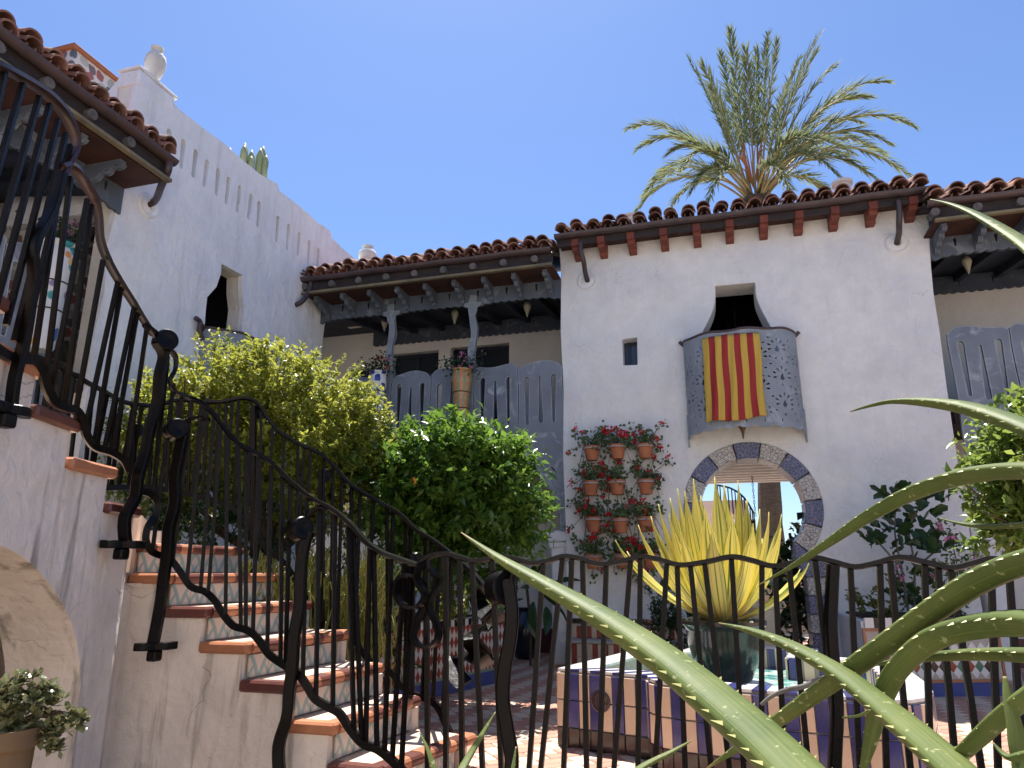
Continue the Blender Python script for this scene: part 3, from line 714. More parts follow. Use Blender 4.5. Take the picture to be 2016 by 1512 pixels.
# bullnose nosing tile: local x along the edge (width), -y is the front, top at z=0
def nose_mesh(wd, dep=.085, h=TH):
    P = [(dep, 0), (.02, 0), (.006, -.006), (-.004, -.018), (-.006, -h * .5), (-.003, -h + .014), (.008, -h + .003), (.02, -h), (dep, -h)]
    return MB().prism(P, lambda u, v, q: (q, u, v), -wd / 2 + .0012, wd / 2 - .0012).mesh('nosing_tile', M['nosO'])
NOS = {}
for c in ('nosO', 'nosB'):
    me = nose_mesh(.104); me.materials.clear(); me.materials.append(M[c]); NOS[c] = me
RIS = MB().cbox(-.077, .077, -.012, 0, .002, .118, .002).mesh('riser_tile', M['riser'])
for i in range(13):
    a = Vector(IN[i]); b = Vector(OU[i]); a2 = Vector(IN[i + 1]); b2 = Vector(OU[i + 1]); z = Zs[i]; zb = Zs[i - 1] if i else 0
    d = (b - a); Ld = d.length; d.normalize(); nrm = Vector((d.y, -d.x))        # nrm points to the front of the step
    if i >= 7: 
        nrm = Vector((d.y, -d.x)); 
    back = Vector((-nrm.x, -nrm.y))
    core = [a + back * .02 + d * .02, a2 + d * .02 + back * .1, b2 + back * .1, b + back * .02]
    step = MB().prism([(p.x - SO.x, p.y - SO.y) for p in core], lambda u, v, q: (u, v, q), -.55 if i < 7 else z - .35, z - .004).build('step', M['tread'], st)
    ang = math.atan2(d.y, d.x)
    n = max(1, int(round((Ld - .04) / .104)))
    if i < 7:
        for k in range(n):
            p = a + d * (.045 + .104 * (k + .5)); c = 'nosO' if (k + i) % 2 else 'nosB'
            if random.random() < .12: c = 'nosO'
            q = link('nosing_tile', NOS[c], step, (p.x - SO.x + nrm.x * .03, p.y - SO.y + nrm.y * .03, z), (random.uniform(-.012, .012), random.uniform(-.006, .006), ang))
        nr = int(Ld / .158)
        for k in range(nr + 1):
            p = a + d * (.05 + .158 * (k + .5))
            if (p - a).length + .07 > Ld: continue
            q = link('riser_tile', RIS, step, (p.x - SO.x + nrm.x * -.006, p.y - SO.y + nrm.y * -.006, zb + .002), (0, 0, ang))
    # end tile along the inner side
    e = (a2 - a); Le = e.length; e.normalize(); ea = math.atan2(e.y, e.x)
    if i == 6: continue
    Mx = Matrix.Translation((a.x - SO.x, a.y - SO.y, z)) @ Matrix.Rotation(ea, 4, 'Z')
    sgn = 1 if (Matrix.Rotation(-ea, 2) @ d).y > 0 else -1
    y0, y1 = (-.012, .07) if sgn > 0 else (-.07, .012)
    MB().cbox(-.028, Le + .004, y0, y1, -TH, .001, .012, M=Mx).build('end_tile', M[('nosB', 'nosO', 'nosB', 'nosO', 'nosB', 'nosO')[i % 6] if i < 7 else ('nosO', 'nosB', 'nosO', 'nosB')[i % 4]], step, smooth=True, angle=35)
# inner side wall as one plaster sheet that follows the plan curve
cum = [0]
for i in range(len(IN) - 1): cum.append(cum[-1] + math.dist(IN[i], IN[i + 1]))
INs = [Vector((*p, 0)) for p in IN]
def plan(s_, off):
    i = 0
    while i < len(IN) - 2 and s_ > cum[i + 1]: i += 1
    t = (s_ - cum[i]) / (cum[i + 1] - cum[i]); p = INs[i].lerp(INs[i + 1], t)
    def tn(k):
        k = min(max(k, 0), len(IN) - 2); v = INs[k + 1] - INs[k]; return v.normalized()
    e = tn(i); 
    if t > .5: e = e.lerp(tn(i + 1), (t - .5)) if i != 5 and i != 6 else e
    elif t < .5: e = e.lerp(tn(i - 1), (.5 - t)) if i != 6 and i != 7 else e
    e.normalize(); nn = Vector((e.y, -e.x, 0))      # towards the inside of the stair
    return p + nn * off
topl = []
for i in range(13):
    topl += [(cum[i] + .012, Zs[i] - TH + .004), (cum[i + 1] + .012, Zs[i] - TH + .004)]
topl = [(cum[0] + .012, -.55)] + topl + [(cum[13] + .012, -.55)]
iy = cum[8]
hole = [(iy - .02, -.5), (iy - .02, .3)] + [(iy + .95 - .97 * math.cos(R(a_)), .42 + .78 * math.sin(R(a_))) for a_ in range(10, 180, 8)] + [(iy + 1.92, .3), (iy + 1.92, -.5)]
def wmap(u, v, q):
    p = plan(min(u, cum[13] + .2), .02 + q); bat = .02 * max(0, 1.0 - v); return Vector((p.x + bat * .7 if u > cum[6] else p.x, p.y - (bat if u < cum[6] else 0), v)) - SO
MB().plate(topl[::-1], [hole], wmap, 0, .36, grid=.07).build('side_wall', M['stair'], st, bevel=.02)
MB().plate([(cum[7], -.54), (cum[13], -.54), (cum[13], 1.5), (cum[7], 1.5)], [], lambda u, v, q: plan(u, .95 + q).xyz + Vector((0, 0, v)) - SO, 0, .1, grid=.2).build('niche_wall', M['stair'], st)
MB().plate([(cum[7], .30), (cum[13], .30), (cum[13], 1.05), (cum[7], 1.05)], [], lambda u, v, q: plan(u, v).xyz + Vector((0, 0, 1.24 + q)) - SO, 0, .06, grid=.2).build('niche_light_lid', M['stair'], st)  # lid added to keep sky light out of the niche
# outer stringer; the upper flight's part is added to darken the niche
for i in range(13):
    a, b = Vector(OU[i]), Vector(OU[i + 1])
    MB().prism([(a.x - SO.x, a.y - SO.y), (b.x - SO.x, b.y - SO.y), (b.x - SO.x + (0 if i < 7 else .1), b.y - SO.y - (.1 if i < 7 else 0)), (a.x - SO.x + (0 if i < 7 else .1), a.y - SO.y - (.1 if i < 7 else 0))], lambda u, v, q: (u, v, q), -.3 if i < 7 else -.5, Zs[i] - .065).build('outer_stringer', M['stair'], st)

# ================================================================ IRON RAILINGS
def interp(x, T):
    if x <= T[0][0]: return T[0][1]
    for (a, va), (b, vb) in zip(T, T[1:]):
        if x <= b: return va + (vb - va) * (x - a) / (b - a)
    return T[-1][1]
NEAR = [(-62, 2.6), (-56.3, 3.0), (-53, 3.3), (-50.5, 3.58), (-48, 3.87), (-45.4, 4.14), (-43.5, 4.34), (-41.5, 4.46), (-38.7, 4.36), (-35.8, 4.20), (-32.5, 4.02), (-29, 3.91), (-26, 3.80), (-22, 3.72)]
FAR = [(-56, 4.6), (-52, 5.0), (-48, 5.4), (-44, 5.6), (-40, 5.65), (-36, 5.55), (-33.9, 5.48), (-31.2, 5.33), (-28.5, 5.13), (-25.8, 4.93), (-23, 4.80), (-19.4, 4.52), (-16, 4.4)]
def RP(x, y, T, off=0.0):
    d = ray(x, y); az = math.degrees(math.atan2(d.x, d.y)); dist = interp(az, T) + off; return C0 + d * (dist / math.hypot(d.x, d.y))
def radial(p): v = Vector((p[0] + 1.7, p[1] - 2.0, 0)); return v.normalized()
RAILP = [(-.028, -.011), (-.028, .007), (-.020, .0125), (.020, .0125), (.028, .007), (.028, -.011)]
BARP = [(-.0098, -.0098), (.0098, -.0098), (.0098, .0098), (-.0098, .0098)]
LOWP = [(-.014, -.018), (.014, -.018), (.014, .018), (-.014, .018)]
POSTP = [(-.028, -.015), (-.022, -.021), (.022, -.021), (.028, -.015), (.028, .015), (.022, .021), (-.022, .021), (-.028, .015)]

def rail_curve(px, T, n=5, off=0): return catmull([RP(x, y, T, off) for x, y in px], n)
def polyy(px, x):
    """height on a pixel polyline at column x"""
    for (a, b) in zip(px, px[1:]):
        if min(a[0], b[0]) <= x <= max(a[0], b[0]) and a[0] != b[0]: return a[1] + (b[1] - a[1]) * (x - a[0]) / (b[0] - a[0])
    return None
def bar(par, a, b, prof=BARP, side=None, mat='iron'):
    side = side or radial(a); return MB().sweep([a, b], prof, side=side).build('baluster', M[mat], par)
def drum(par, c, axis, r=.072, wd=.085, name='scroll'):
    q = Vector(axis).to_track_quat('Z', 'Y').to_matrix().to_4x4(); q.translation = Vector(c)
    m = MB().lathe([(r * .3, -wd / 2 - .004), (r * .9, -wd / 2 - .002), (r, -wd / 2 + .006), (r, wd / 2 - .006), (r * .9, wd / 2 + .002), (r * .55, wd / 2 + .003), (r * .3, wd / 2 - .004)], 22, M=q)
    return m.build(name, M['iron'], par, smooth=True, angle=35)

nr_ = empty('stair_railing', (-2.6, 3.4, 0), label='near wavy black iron stair railing fixed to the plaster side wall', cat='railing')
NO = Vector(nr_.location)
def sh(pts, o): return [Vector(p) - o for p in pts]
U1 = [(-90, 95), (-40, 112), (0, 130), (50, 158), (95, 188), (128, 225), (145, 262), (148, 292), (136, 318), (122, 345)]
U2 = [(118, 330), (135, 326), (152, 338), (168, 362), (186, 395), (194, 430), (198, 475), (214, 518), (238, 560), (262, 597), (282, 630), (302, 660)]
LT = [(336, 690), (346, 705), (345, 728), (335, 750), (345, 772), (372, 783), (396, 794), (420, 815), (446, 848), (470, 874), (500, 890), (536, 912), (575, 950), (612, 980), (650, 1000), (686, 1028), (720, 1066), (752, 1088), (790, 1102), (822, 1113)]
lowa = [(-60, 640), (-20, 676), (14, 700), (45, 708), (68, 712), (84, 735), (94, 768), (108, 792), (130, 803), (150, 809), (164, 830), (171, 858), (188, 880), (218, 890), (242, 905), (254, 925)]
lowb = [(272, 968), (295, 972), (310, 990), (306, 1015), (292, 1035), (287, 1062), (298, 1085), (322, 1096), (338, 1104), (355, 1126), (376, 1155), (404, 1165), (424, 1184), (440, 1210), (460, 1232), (488, 1241), (508, 1258), (530, 1288), (558, 1308), (588, 1328), (604, 1350), (620, 1375), (645, 1391), (668, 1404), (690, 1436), (714, 1463), (744, 1475), (772, 1497), (800, 1525)]
for pts, nm, pf in ((U1, 'top_rail', RAILP), (U2, 'top_rail', RAILP), (LT, 'top_rail', RAILP), (lowa, 'bottom_rail', LOWP), (lowb, 'bottom_rail', LOWP)):
    MB().sweep(sh(rail_curve(pts, NEAR), NO), pf, side=lambda p: radial(Vector(p) + NO)).build(nm, M['iron'] if nm != 'top_rail' else (M['ironrail'] if pts is LT else M['ironred']), nr_, smooth=True, angle=38)
# balusters: (top x,y) -> (bottom x,y)
BN = [((-70, 110), (-150, 560)), ((-30, 118), (-120, 600)), ((10, 135), (-90, 600)), ((45, 165), (-60, 520)), ((78, 190), (-30, 560)), ((98, 205), (-8, 600)), ((115, 235), (12, 640)), ((130, 262), (28, 672)), ((138, 285), (45, 690)),
      ((122, 335), (66, 710)), ((139, 348), (90, 742)), ((172, 392), (100, 770)), ((180, 402), (126, 800)), ((203, 512), (150, 806)), ((232, 555), (168, 845)), ((240, 560), (185, 878)), ((264, 605), (205, 888)), ((271, 612), (222, 892)), ((289, 645), (250, 915)),
      ((318, 700), (272, 965)), ((330, 712), (300, 985)), ((342, 755), (301, 1080)), ((358, 782), (322, 1096)), ((378, 790), (340, 1104)), ((402, 800), (368, 1142)), ((421, 820), (395, 1160)), ((436, 838), (410, 1166)), ((448, 850), (444, 1215)), ((470, 874), (474, 1236)), ((484, 882), (484, 1239)), ((508, 894), (498, 1246)),
      ((534, 912), (526, 1280)), ((556, 932), (552, 1302)), ((572, 948), (562, 1310)), ((604, 974), (596, 1340)), ((628, 990), (622, 1376)), ((660, 1008), (655, 1396)), ((685, 1028), (697, 1444)), ((696, 1040), (712, 1460)), ((728, 1072), (720, 1466)), ((736, 1078), (742, 1474)), ((770, 1096), (757, 1482)), ((796, 1105), (772, 1496)), ((812, 1112), (790, 1515))]
for a, b in BN: bar(nr_, RP(*a, NEAR) - NO, RP(*b, NEAR) - NO)
def post(par, pts, T, O, off=-.04, cross=None, prof=POSTP, mat='iron'):
    path = catmull([RP(x + (4 if k % 2 else -4) * (k > 0), y, T, off) for k, (x, y) in enumerate(pts)], 7)
    MB().sweep(sh(path, O), prof, side=lambda p: Vector((1, .25, 0)).normalized()).build('post', M[mat], par, smooth=True, angle=38)
    if cross:
        c = RP(*cross, T, off) - O; m = MB()
        tx = Vector((-radial(c + O).y, radial(c + O).x, 0)); nx = radial(c + O)
        if tx.x < 0: tx = -tx
        m.sweep(catmull([c - tx * .095 - nx * .0, c - tx * .05 - nx * .02, c, c + tx * .05 - nx * .01, c + tx * .095 + nx * .03], 4), [(-.02, -.022), (.02, -.022), (.02, .022), (-.02, .022)], side=(0, 0, 1))
        m.cbox(-.03, .03, -.03, .03, -.075, -.02, .008, M=Matrix.Translation(c)); m.build('wall_clamp', M['iron'], par, bevel=.004, seg=1)
post(nr_, [(122, 340), (100, 410), (72, 480), (62, 550), (62, 610), (42, 680), (34, 740), (18, 800)], NEAR, NO, -.05, (15, 805), prof=[(a * .75, b * .8) for a, b in POSTP])
post(nr_, [(308, 672), (318, 700), (318, 740), (306, 790), (300, 840), (282, 890), (276, 940), (262, 980), (250, 1020), (243, 1070)], NEAR, NO, -.05, (241, 1072))
post(nr_, [(362, 850), (350, 885), (348, 940), (340, 990), (336, 1040), (325, 1090), (326, 1140), (312, 1190), (306, 1265)], NEAR, NO, -.05, (306, 1272))
post(nr_, [(608, 1046), (594, 1080), (596, 1130), (586, 1190), (584, 1250), (572, 1310), (574, 1360), (562, 1410), (553, 1470), (548, 1540)], NEAR, NO, -.05)
for (x, y, r) in ((325, 672, .062), (345, 846, .058), (590, 1041, .060)):
    c = RP(x, y, NEAR, -.06); drum(nr_, c - NO, Vector((.8, -.45, .1)), r)
# little straps joining the posts' scrolls to the handrail, and the twist at the lower end
for pts in ([(352, 842), (368, 828), (392, 822), (412, 826)], [(600, 1030), (612, 1010), (628, 1000), (640, 1004)], [(290, 650), (286, 640), (300, 650), (315, 662)]):
    MB().sweep(sh(rail_curve(pts, NEAR, 5, -.03), NO), [(-.02, -.007), (.02, -.007), (.02, .007), (-.02, .007)], side=lambda p: radial(Vector(p) + NO)).build('strap', M['iron'], nr_, smooth=True, angle=40)
curl = [(828, 1110), (820, 1140), (836, 1170), (828, 1190), (812, 1196), (790, 1188), (780, 1165), (786, 1142), (804, 1132), (822, 1138), (834, 1160), (836, 1185), (830, 1205), (818, 1230), (814, 1255), (826, 1270), (846, 1272), (862, 1258), (862, 1236), (850, 1208), (846, 1190), (852, 1172), (862, 1150), (856, 1130), (844, 1118)]
MB().sweep(sh(catmull([RP(x, y, NEAR, -.02 - .03 * math.sin(i * .5)) for i, (x, y) in enumerate(curl)], 5), NO), [(-.022, -.008), (.022, -.008), (.022, .008), (-.022, .008)], side=lambda p: Vector((.3, 1, 0)).normalized()).build('curled_end', M['iron'], nr_, smooth=True, angle=40)

fr_ = empty('stair_railing', (-3.0, 4.6, 0), label='far wavy black iron stair railing in front of the bushes', cat='railing')
FO = Vector(fr_.location)
FT = [(20, 690), (60, 700), (98, 714), (128, 730), (165, 750), (200, 768), (240, 790), (275, 797), (310, 798), (350, 788), (400, 791), (440, 791), (478, 784), (505, 792), (526, 822), (548, 848), (585, 872), (625, 890), (652, 912), (685, 948), (715, 970), (755, 992), (790, 1014), (818, 1042), (850, 1062), (888, 1090), (925, 1122), (958, 1160)]
FL = [(30, 985), (150, 965), (300, 960), (420, 985), (470, 1010), (500, 1050), (530, 1085), (560, 1108), (598, 1168), (620, 1212), (650, 1236), (690, 1246), (708, 1275), (730, 1302), (768, 1322), (786, 1346), (812, 1366), (842, 1376), (862, 1392), (880, 1430), (900, 1470)]
MB().sweep(sh(rail_curve(FT, FAR), FO), RAILP, side=lambda p: radial(Vector(p) + FO)).build('top_rail', M['ironrail'], fr_, smooth=True, angle=38)
MB().sweep(sh(rail_curve(FL, FAR), FO), LOWP, side=lambda p: radial(Vector(p) + FO)).build('bottom_rail', M['iron'], fr_, smooth=True, angle=38)
random.seed(11)
x = 40
while x < 895:
    yt = polyy(FT, x); xb = x - 10 + random.uniform(-9, 12) - (20 if x < 300 else 0)
    yb = polyy(FL, xb) or polyy(FL, 35)
    if yt and yb: bar(fr_, RP(x, yt, FAR) - FO, RP(xb, yb, FAR) - FO)
    x += random.choice((12, 17, 22, 25)) * (1 if x < 300 else 1.05)
for (x, y, y1) in ((262, 835, 1010), (500, 800, 1100), (632, 925, 1240), (812, 1090, 1380)):
    post(fr_, [(x, y), (x - 4, y + (y1 - y) * .33), (x + 3, y + (y1 - y) * .66), (x - 6, y1)], FAR, FO, 0, prof=[(a * .62, b) for a, b in POSTP])
    drum(fr_, RP(x + 6, y + 12, FAR, .05) - FO, Vector((.9, -.3, 0)), .05, .05)
zz = [(955, 1152), (940, 1182), (958, 1208), (986, 1224), (948, 1236), (926, 1258), (950, 1288), (956, 1312), (938, 1292), (905, 1292), (894, 1320), (914, 1348)]
zzp = [PD(x, y, 4.25 + .12 * math.sin(i * 2.2)) for i, (x, y) in enumerate(zz)]
MB().sweep(sh(catmull(zzp, 4), FO), [(-.05, -.006), (.05, -.006), (.05, .006), (-.05, .006)], side=lambda p: Vector((.75, .5, .35)).normalized()).build('ribbon_end', M['iron'], fr_, smooth=True, angle=40)

pr_ = empty('patio_railing', (.6, 3.5, 0), label='low wavy black iron railing crossing the foreground before the fountain', cat='railing')
PO = Vector(pr_.location); RY = 3.47
def ry(x): return RY - .10 * max(0, (x - 1000) / 1000)
def PP(x, y): return onY(x, y, ry(x))
PT = [(826, 1114), (836, 1102), (852, 1094), (872, 1090), (900, 1095), (930, 1104), (958, 1101), (985, 1095), (1015, 1100), (1050, 1109), (1080, 1104), (1112, 1095), (1145, 1100), (1180, 1111), (1220, 1106), (1262, 1096), (1300, 1102), (1340, 1112), (1390, 1106), (1440, 1096), (1480, 1103), (1520, 1114), (1560, 1108), (1600, 1098), (1640, 1106), (1682, 1116), (1725, 1108), (1770, 1097), (1820, 1107), (1870, 1118), (1910, 1110), (1950, 1100), (2000, 1110), (2050, 1119), (2100, 1108)]
MB().sweep(sh(catmull([PP(x, y) for x, y in PT], 5), PO), RAILP, side=(0, 1, 0)).build('top_rail', M['ironrail'], pr_, smooth=True, angle=38)
BB = [(840, 842), (878, 878), (905, 910), (929, 950), (969, 987), (1070, 1042), (1108, 1065), (1126, 1110), (1147, 1155), (1194, 1180), (1242, 1209), (1261, 1256), (1313, 1290), (1333, 1349), (1359, 1400), (1387, 1436), (1440, 1464), (1500, 1499), (1525, 1546), (1553, 1592), (1604, 1652), (1674, 1692), (1732, 1745), (1752, 1792), (1820, 1832), (1846, 1882), (1871, 1932), (1950, 1965), (1985, 2015), (2040, 2070)]
for a, b in BB:
    pa = PP(a, polyy(PT, a)); pb = PP(b, 1512); k = (pa.z - .13) / (pa.z - pb.z); bar(pr_, pa - PO, pa + (pb - pa) * k - PO, prof=[(a_ * 1.15, b_ * 1.15) for a_, b_ in BARP], side=(1, 0, 0))
xa, xb = PP(820, 1200).x, PP(2100, 1200).x
MB().box(xa - PO.x, xb - PO.x, -.04, -.016, .10, .132).build('bottom_rail', M['iron'], pr_)
for px, top, wd in ((1003, 1140, 1.15), (1634, 1112, .8)):
    path = catmull([PP(px + (9 if px < 1200 else 4) * math.sin(k * 1.25 + (0 if px < 1200 else 2)) + (k * 1.5 if px > 1200 else 0), top + k * 58) + Vector((0, -.035, 0)) for k in range(9)], 5)
    path.append(Vector((path[-1].x, path[-1].y, 0)))
    MB().sweep(sh(path, PO), [(a * wd, b * 1.2) for a, b in POSTP], side=(1, .2, 0)).build('post', M['iron'], pr_, smooth=True, angle=38)
c = PP(990, 1157) + Vector((0, -.03, 0)); drum(pr_, c - PO, Vector((.82, -.5, .05)), .082, .075)
MB().sweep(sh(catmull([PP(x, y) + Vector((0, -.03, 0)) for x, y in ((1012, 1150), (1016, 1128), (1008, 1112), (996, 1104))], 5), PO), [(-.03, -.008), (.03, -.008), (.03, .008), (-.03, .008)], side=(.4, 1, 0)).build('strap', M['iron'], pr_, smooth=True)
# ================================================================ METAL BALCONIES
M['sheet'] = edgeworn('galvanised_grey_sheet', (.26, .29, .33), (.19, .215, .25), (.5, .53, .56), .5)
M['gourd'] = plain('brown_gourd', (.19, .10, .04), (.10, .05, .025), .45, 10, .2, .003, .4)
def arc_tab(fx, n=60):
    """arc length table of an ellipse quarter pair"""
    pts = [fx(-PI / 2 + PI * k / n) for k in range(n + 1)]; s_ = [0]
    for a, b in zip(pts, pts[1:]): s_.append(s_[-1] + math.dist(a, b))
    return s_
def balcony(par, cx, hw, dp, z0, z1, fmap, stub=True, detail=True):
    """fmap(x_along_wall, out, z) -> coordinates in par's space"""
    el = lambda th: (hw * math.sin(th), dp * math.cos(th) ** .8 if math.cos(th) > 1e-6 else 0)
    tab = arc_tab(el); LT_ = tab[-1]
    def at(s_):
        s_ = min(max(s_, 0), LT_)
        for k in range(60):
            if s_ <= tab[k + 1]: break
        th = -PI / 2 + PI * (k + (s_ - tab[k]) / (tab[k + 1] - tab[k])) / 60; return el(th)
    n = 60; top = [(LT_ * k / n, z1 + .02 * math.sin(k / n * 4 * PI + 1) ** 2) for k in range(n + 1)]
    low = [(LT_ * k / n, z0 + .05 * (abs(k / n - .5) * 2) ** 2 * -1 - .028 * abs(math.sin(k / n * 9 * PI))) for k in range(n + 1)]
    outer_ = low + top[::-1]; holes = []
    if detail:
        H_ = z1 - z0
        for (f, g) in ((.10, .66), (.10, .34), (.25, .50), (.27, .80), (.25, .22), (.40, .72), (.40, .38), (.60, .72), (.60, .38), (.75, .50), (.73, .80), (.75, .22), (.90, .66), (.90, .34)):
            cu, cv = LT_ * f, z0 + H_ * g
            holes.append(tear(cu, cv, .045, .028, .010, PI))
            for k in range(7):
                a = R(-100 + k * 33.3 + 100 - 100); d = .085 * (1 + .12 * (k % 2))
                holes.append(tear(cu + d * math.sin(a), cv + d * math.cos(a), .03, .013, .006, -a))
        rs = random.Random(5); cent = [(sum(p[0] for p in h) / len(h), sum(p[1] for p in h) / len(h)) for h in holes]
        for _ in range(900):
            cu, cv = rs.uniform(.05, LT_ - .05), rs.uniform(z0 + .11, z1 - .07)
            if all(math.hypot(cu - a, cv - b) > .058 for a, b in cent) and len(cent) < 210:
                cent.append((cu, cv)); holes.append(tear(cu, cv, .022, .011, .005, rs.uniform(-1.5, 1.5)))
        for k in range(9):
            holes.append(tear(LT_ * (k + .5) / 9, z0 + .045, .03, .010, .005, 0))
    def f3(u, v, q):
        x, o = at(u); x2, o2 = at(u + .01); x1, o1 = at(u - .01); nx, no = (o2 - o1), -(x2 - x1); l = math.hypot(nx, no) or 1
        return fmap(cx + x - nx / l * q * (-1), o - no / l * q * (-1), v)
    MB().plate(outer_, holes, f3, 0, .012, grid=.05).build('balcony_sheet', M['sheet'], par)
    rim = [fmap(cx + at(s_)[0], at(s_)[1], z + .006) for s_, z in top]
    MB().tube(rim, .016, 6).build('balcony_rim', M['copper'], par, smooth=True)
    MB().prism([(-hw + .03 + (2 * hw - .06) * k / 20, (dp - .06) * max(0, 1 - (abs(k / 10 - 1)) ** 2.5)) for k in range(21)], lambda u, v, q: fmap(cx + u, v + .0, q), z0 + .10, z0 + .16).build('balcony_floor', M['sheet'], par)
    for sg in (-1, 1):
        P = [(.005, z0 + .25), (.075, z0 + .2), (.075, z0 - .02), (.05, z0 - .10), (.02, z0 - .16), (.005, z0 - .16)]
        MB().prism(P, lambda u, v, q: fmap(cx + sg * (hw + .004) + q, u, v), -.008, .008).build('balcony_cheek', M['sheet'], par)
        if stub: MB().tube([fmap(cx + sg * (hw - .02), .02, z1 - .01), fmap(cx + sg * (hw + .045), .05, z1 + .05)], .022, 8).build('pipe_stub', M['copper'], par, smooth=True, angle=40)
bz1 = onY(1440, 652, FY - .45).z; bz0 = onY(1440, 838, FY - .45).z
BCX, BHW = .367, .665
balcony(cb, BCX, BHW, .46, bz0, bz1, lambda x, o, z: Vector((x, FY - o, z)) - cb.location)
q = onX(455, 660, XL + .35); wy = (lpx(440, 600)[0] + lpx(478, 600)[0]) / 2
balcony(lwall, wy - 7 + .12, .62, .40, onX(450, 790, XL + .3).z, lpx(392, 645)[1] - .02, lambda x, o, z: Vector((o, x, z)), detail=False)
sc_ = [onX(x, y, XL + .06) - lwall.location for x, y in ((398, 668), (392, 650), (394, 634), (385, 626))]
MB().tube(catmull(sc_, 5), .028, 8).build('pipe_stub', M['copper'], lwall, smooth=True)

# flag draped over the balcony front
def flagmat():
    t = NT('striped_flag_cloth'); tc = t.n('TexCoord'); sp = t.n('SeparateXYZ'); t.l(tc.outputs['UV'], sp.inputs[0])
    k = t.math('FLOOR', t.math('MULTIPLY', sp.outputs[0], 9.0)); odd = t.math('MODULO', k, 2.0)
    c = t.mix(odd, (.78, .52, .10), (.44, .03, .045)); n = t.noise(t.pos(), 60, 3); c = t.mix(t.math('MULTIPLY', n, .25), c, (.3, .18, .05))
    t.fin(c, .75, t.bump(t.noise(t.pos((1, 1, .4)), 45, 3), .15, .003), spec=.2)
    tr = t.n('BsdfTranslucent'); t.l(c, tr.inputs[0]); ms = t.n('MixShader'); ms.inputs[0].default_value = .22
    t.l(t.b.outputs[0], ms.inputs[1]); t.l(tr.outputs[0], ms.inputs[2]); t.l(ms.outputs[0], t.out.inputs[0]); return t.m
def grid_mesh(name, nu, nv, fn, mat, solid=0, smooth=True):
    vs = [fn(i / nu, j / nv) for j in range(nv + 1) for i in range(nu + 1)]
    fs = [(j * (nu + 1) + i, j * (nu + 1) + i + 1, (j + 1) * (nu + 1) + i + 1, (j + 1) * (nu + 1) + i) for j in range(nv) for i in range(nu)]
    me = bpy.data.meshes.new(name); me.from_pydata(vs, [], fs); me.materials.append(mat)
    uv = me.uv_layers.new(name='UVMap')
    for lp in me.loops:
        i = lp.vertex_index; uv.data[lp.index].uv = ((i % (nu + 1)) / nu, (i // (nu + 1)) / nv)
    me.polygons.foreach_set('use_smooth', [True] * len(me.polygons)); me.update(); return me
FA, FB, FC, FD = [onY(x, y, FY - .515) for x, y in ((1381, 662), (1496, 653), (1389, 829), (1509, 819))]
def ff(u, v):
    top = FA.lerp(FB, u); bot = FC.lerp(FD, u); p = top.lerp(bot, v)
    off = (p.x - BCX) / BHW; curve = .46 * (1 - max(0, 1 - off * off) ** .4)
    p.y += curve + .014 * math.sin(u * 17 + v * 2.0) * (.15 + v) + .007 * math.sin(u * 41 + v * 5) + .012 * math.sin(u * 6 + 4 * v) * v; p.z += .012 * math.sin(u * 9) * (v) - .014 * math.sin(u * PI) * (v - .2)
    p.x += .004 * math.sin(v * 9 + u * 5) - .015 * math.sin(v * PI) * (u - .5)
    if v < .04: p.y += (.04 - v) * 1.2; p.z += .014
    return p - FA
fo = link('flag', grid_mesh('flag', 54, 40, ff, flagmat()), None, FA); so = fo.modifiers.new('s', 'SOLIDIFY'); so.thickness = .002
tag(fo, 'yellow flag with four red vertical stripes draped over the metal balcony', 'flag')
gq = onY(1461, 832, FY - .22)
tag(MB().lathe([(.0, -.20), (.008, -.19), (.014, -.15), (.022, -.10), (.045, -.05), (.056, .0), (.05, .05), (.02, .09), (.0, .1)], 16).build('gourd', M['gourd'], smooth=True, loc=(gq.x, gq.y, gq.z)), 'brown gourd-shaped drop hanging beneath the metal balcony', 'ornament')

# ================================================================ FOLIAGE HELPERS
def leaf_mesh(name, P, D, Nn, L, W, mat, fold=.18, curl=.15, mid=.45):
    """P,D,Nn: (n,3) base point, length direction, normal; two quads per leaf"""
    n = len(P); D = D / np.linalg.norm(D, axis=1, keepdims=True); S = np.cross(D, Nn); S /= np.linalg.norm(S, axis=1, keepdims=True) + 1e-9; Nn = np.cross(S, D)
    L = np.asarray(L).reshape(-1, 1) * np.ones((n, 1)); W = np.asarray(W).reshape(-1, 1) * np.ones((n, 1))
    v = np.stack([P, P + D * L * mid + S * W / 2 + Nn * W * fold, P + D * L - Nn * L * curl, P + D * L * mid - S * W / 2 + Nn * W * fold, P + D * L * mid * 1.05], 1).reshape(-1, 3)
    b = (np.arange(n) * 5).reshape(-1, 1)
    f = np.concatenate([b + np.array([[0, 4, 2, 1]]), b + np.array([[0, 3, 2, 4]])], 1).reshape(-1, 4)
    me = bpy.data.meshes.new(name); me.vertices.add(len(v)); me.vertices.foreach_set('co', v.astype(np.float32).ravel())
    me.loops.add(f.size); me.loops.foreach_set('vertex_index', f.astype(np.int32).ravel()); me.polygons.add(len(f))
    me.polygons.foreach_set('loop_start', np.arange(len(f), dtype=np.int32) * 4); me.polygons.foreach_set('loop_total', np.full(len(f), 4, np.int32))
    me.materials.append(mat); me.update(calc_edges=True); me.validate(); return me
def rnd(n): 
    v = RNG.normal(size=(n, 3)); return v / np.linalg.norm(v, axis=1, keepdims=True)
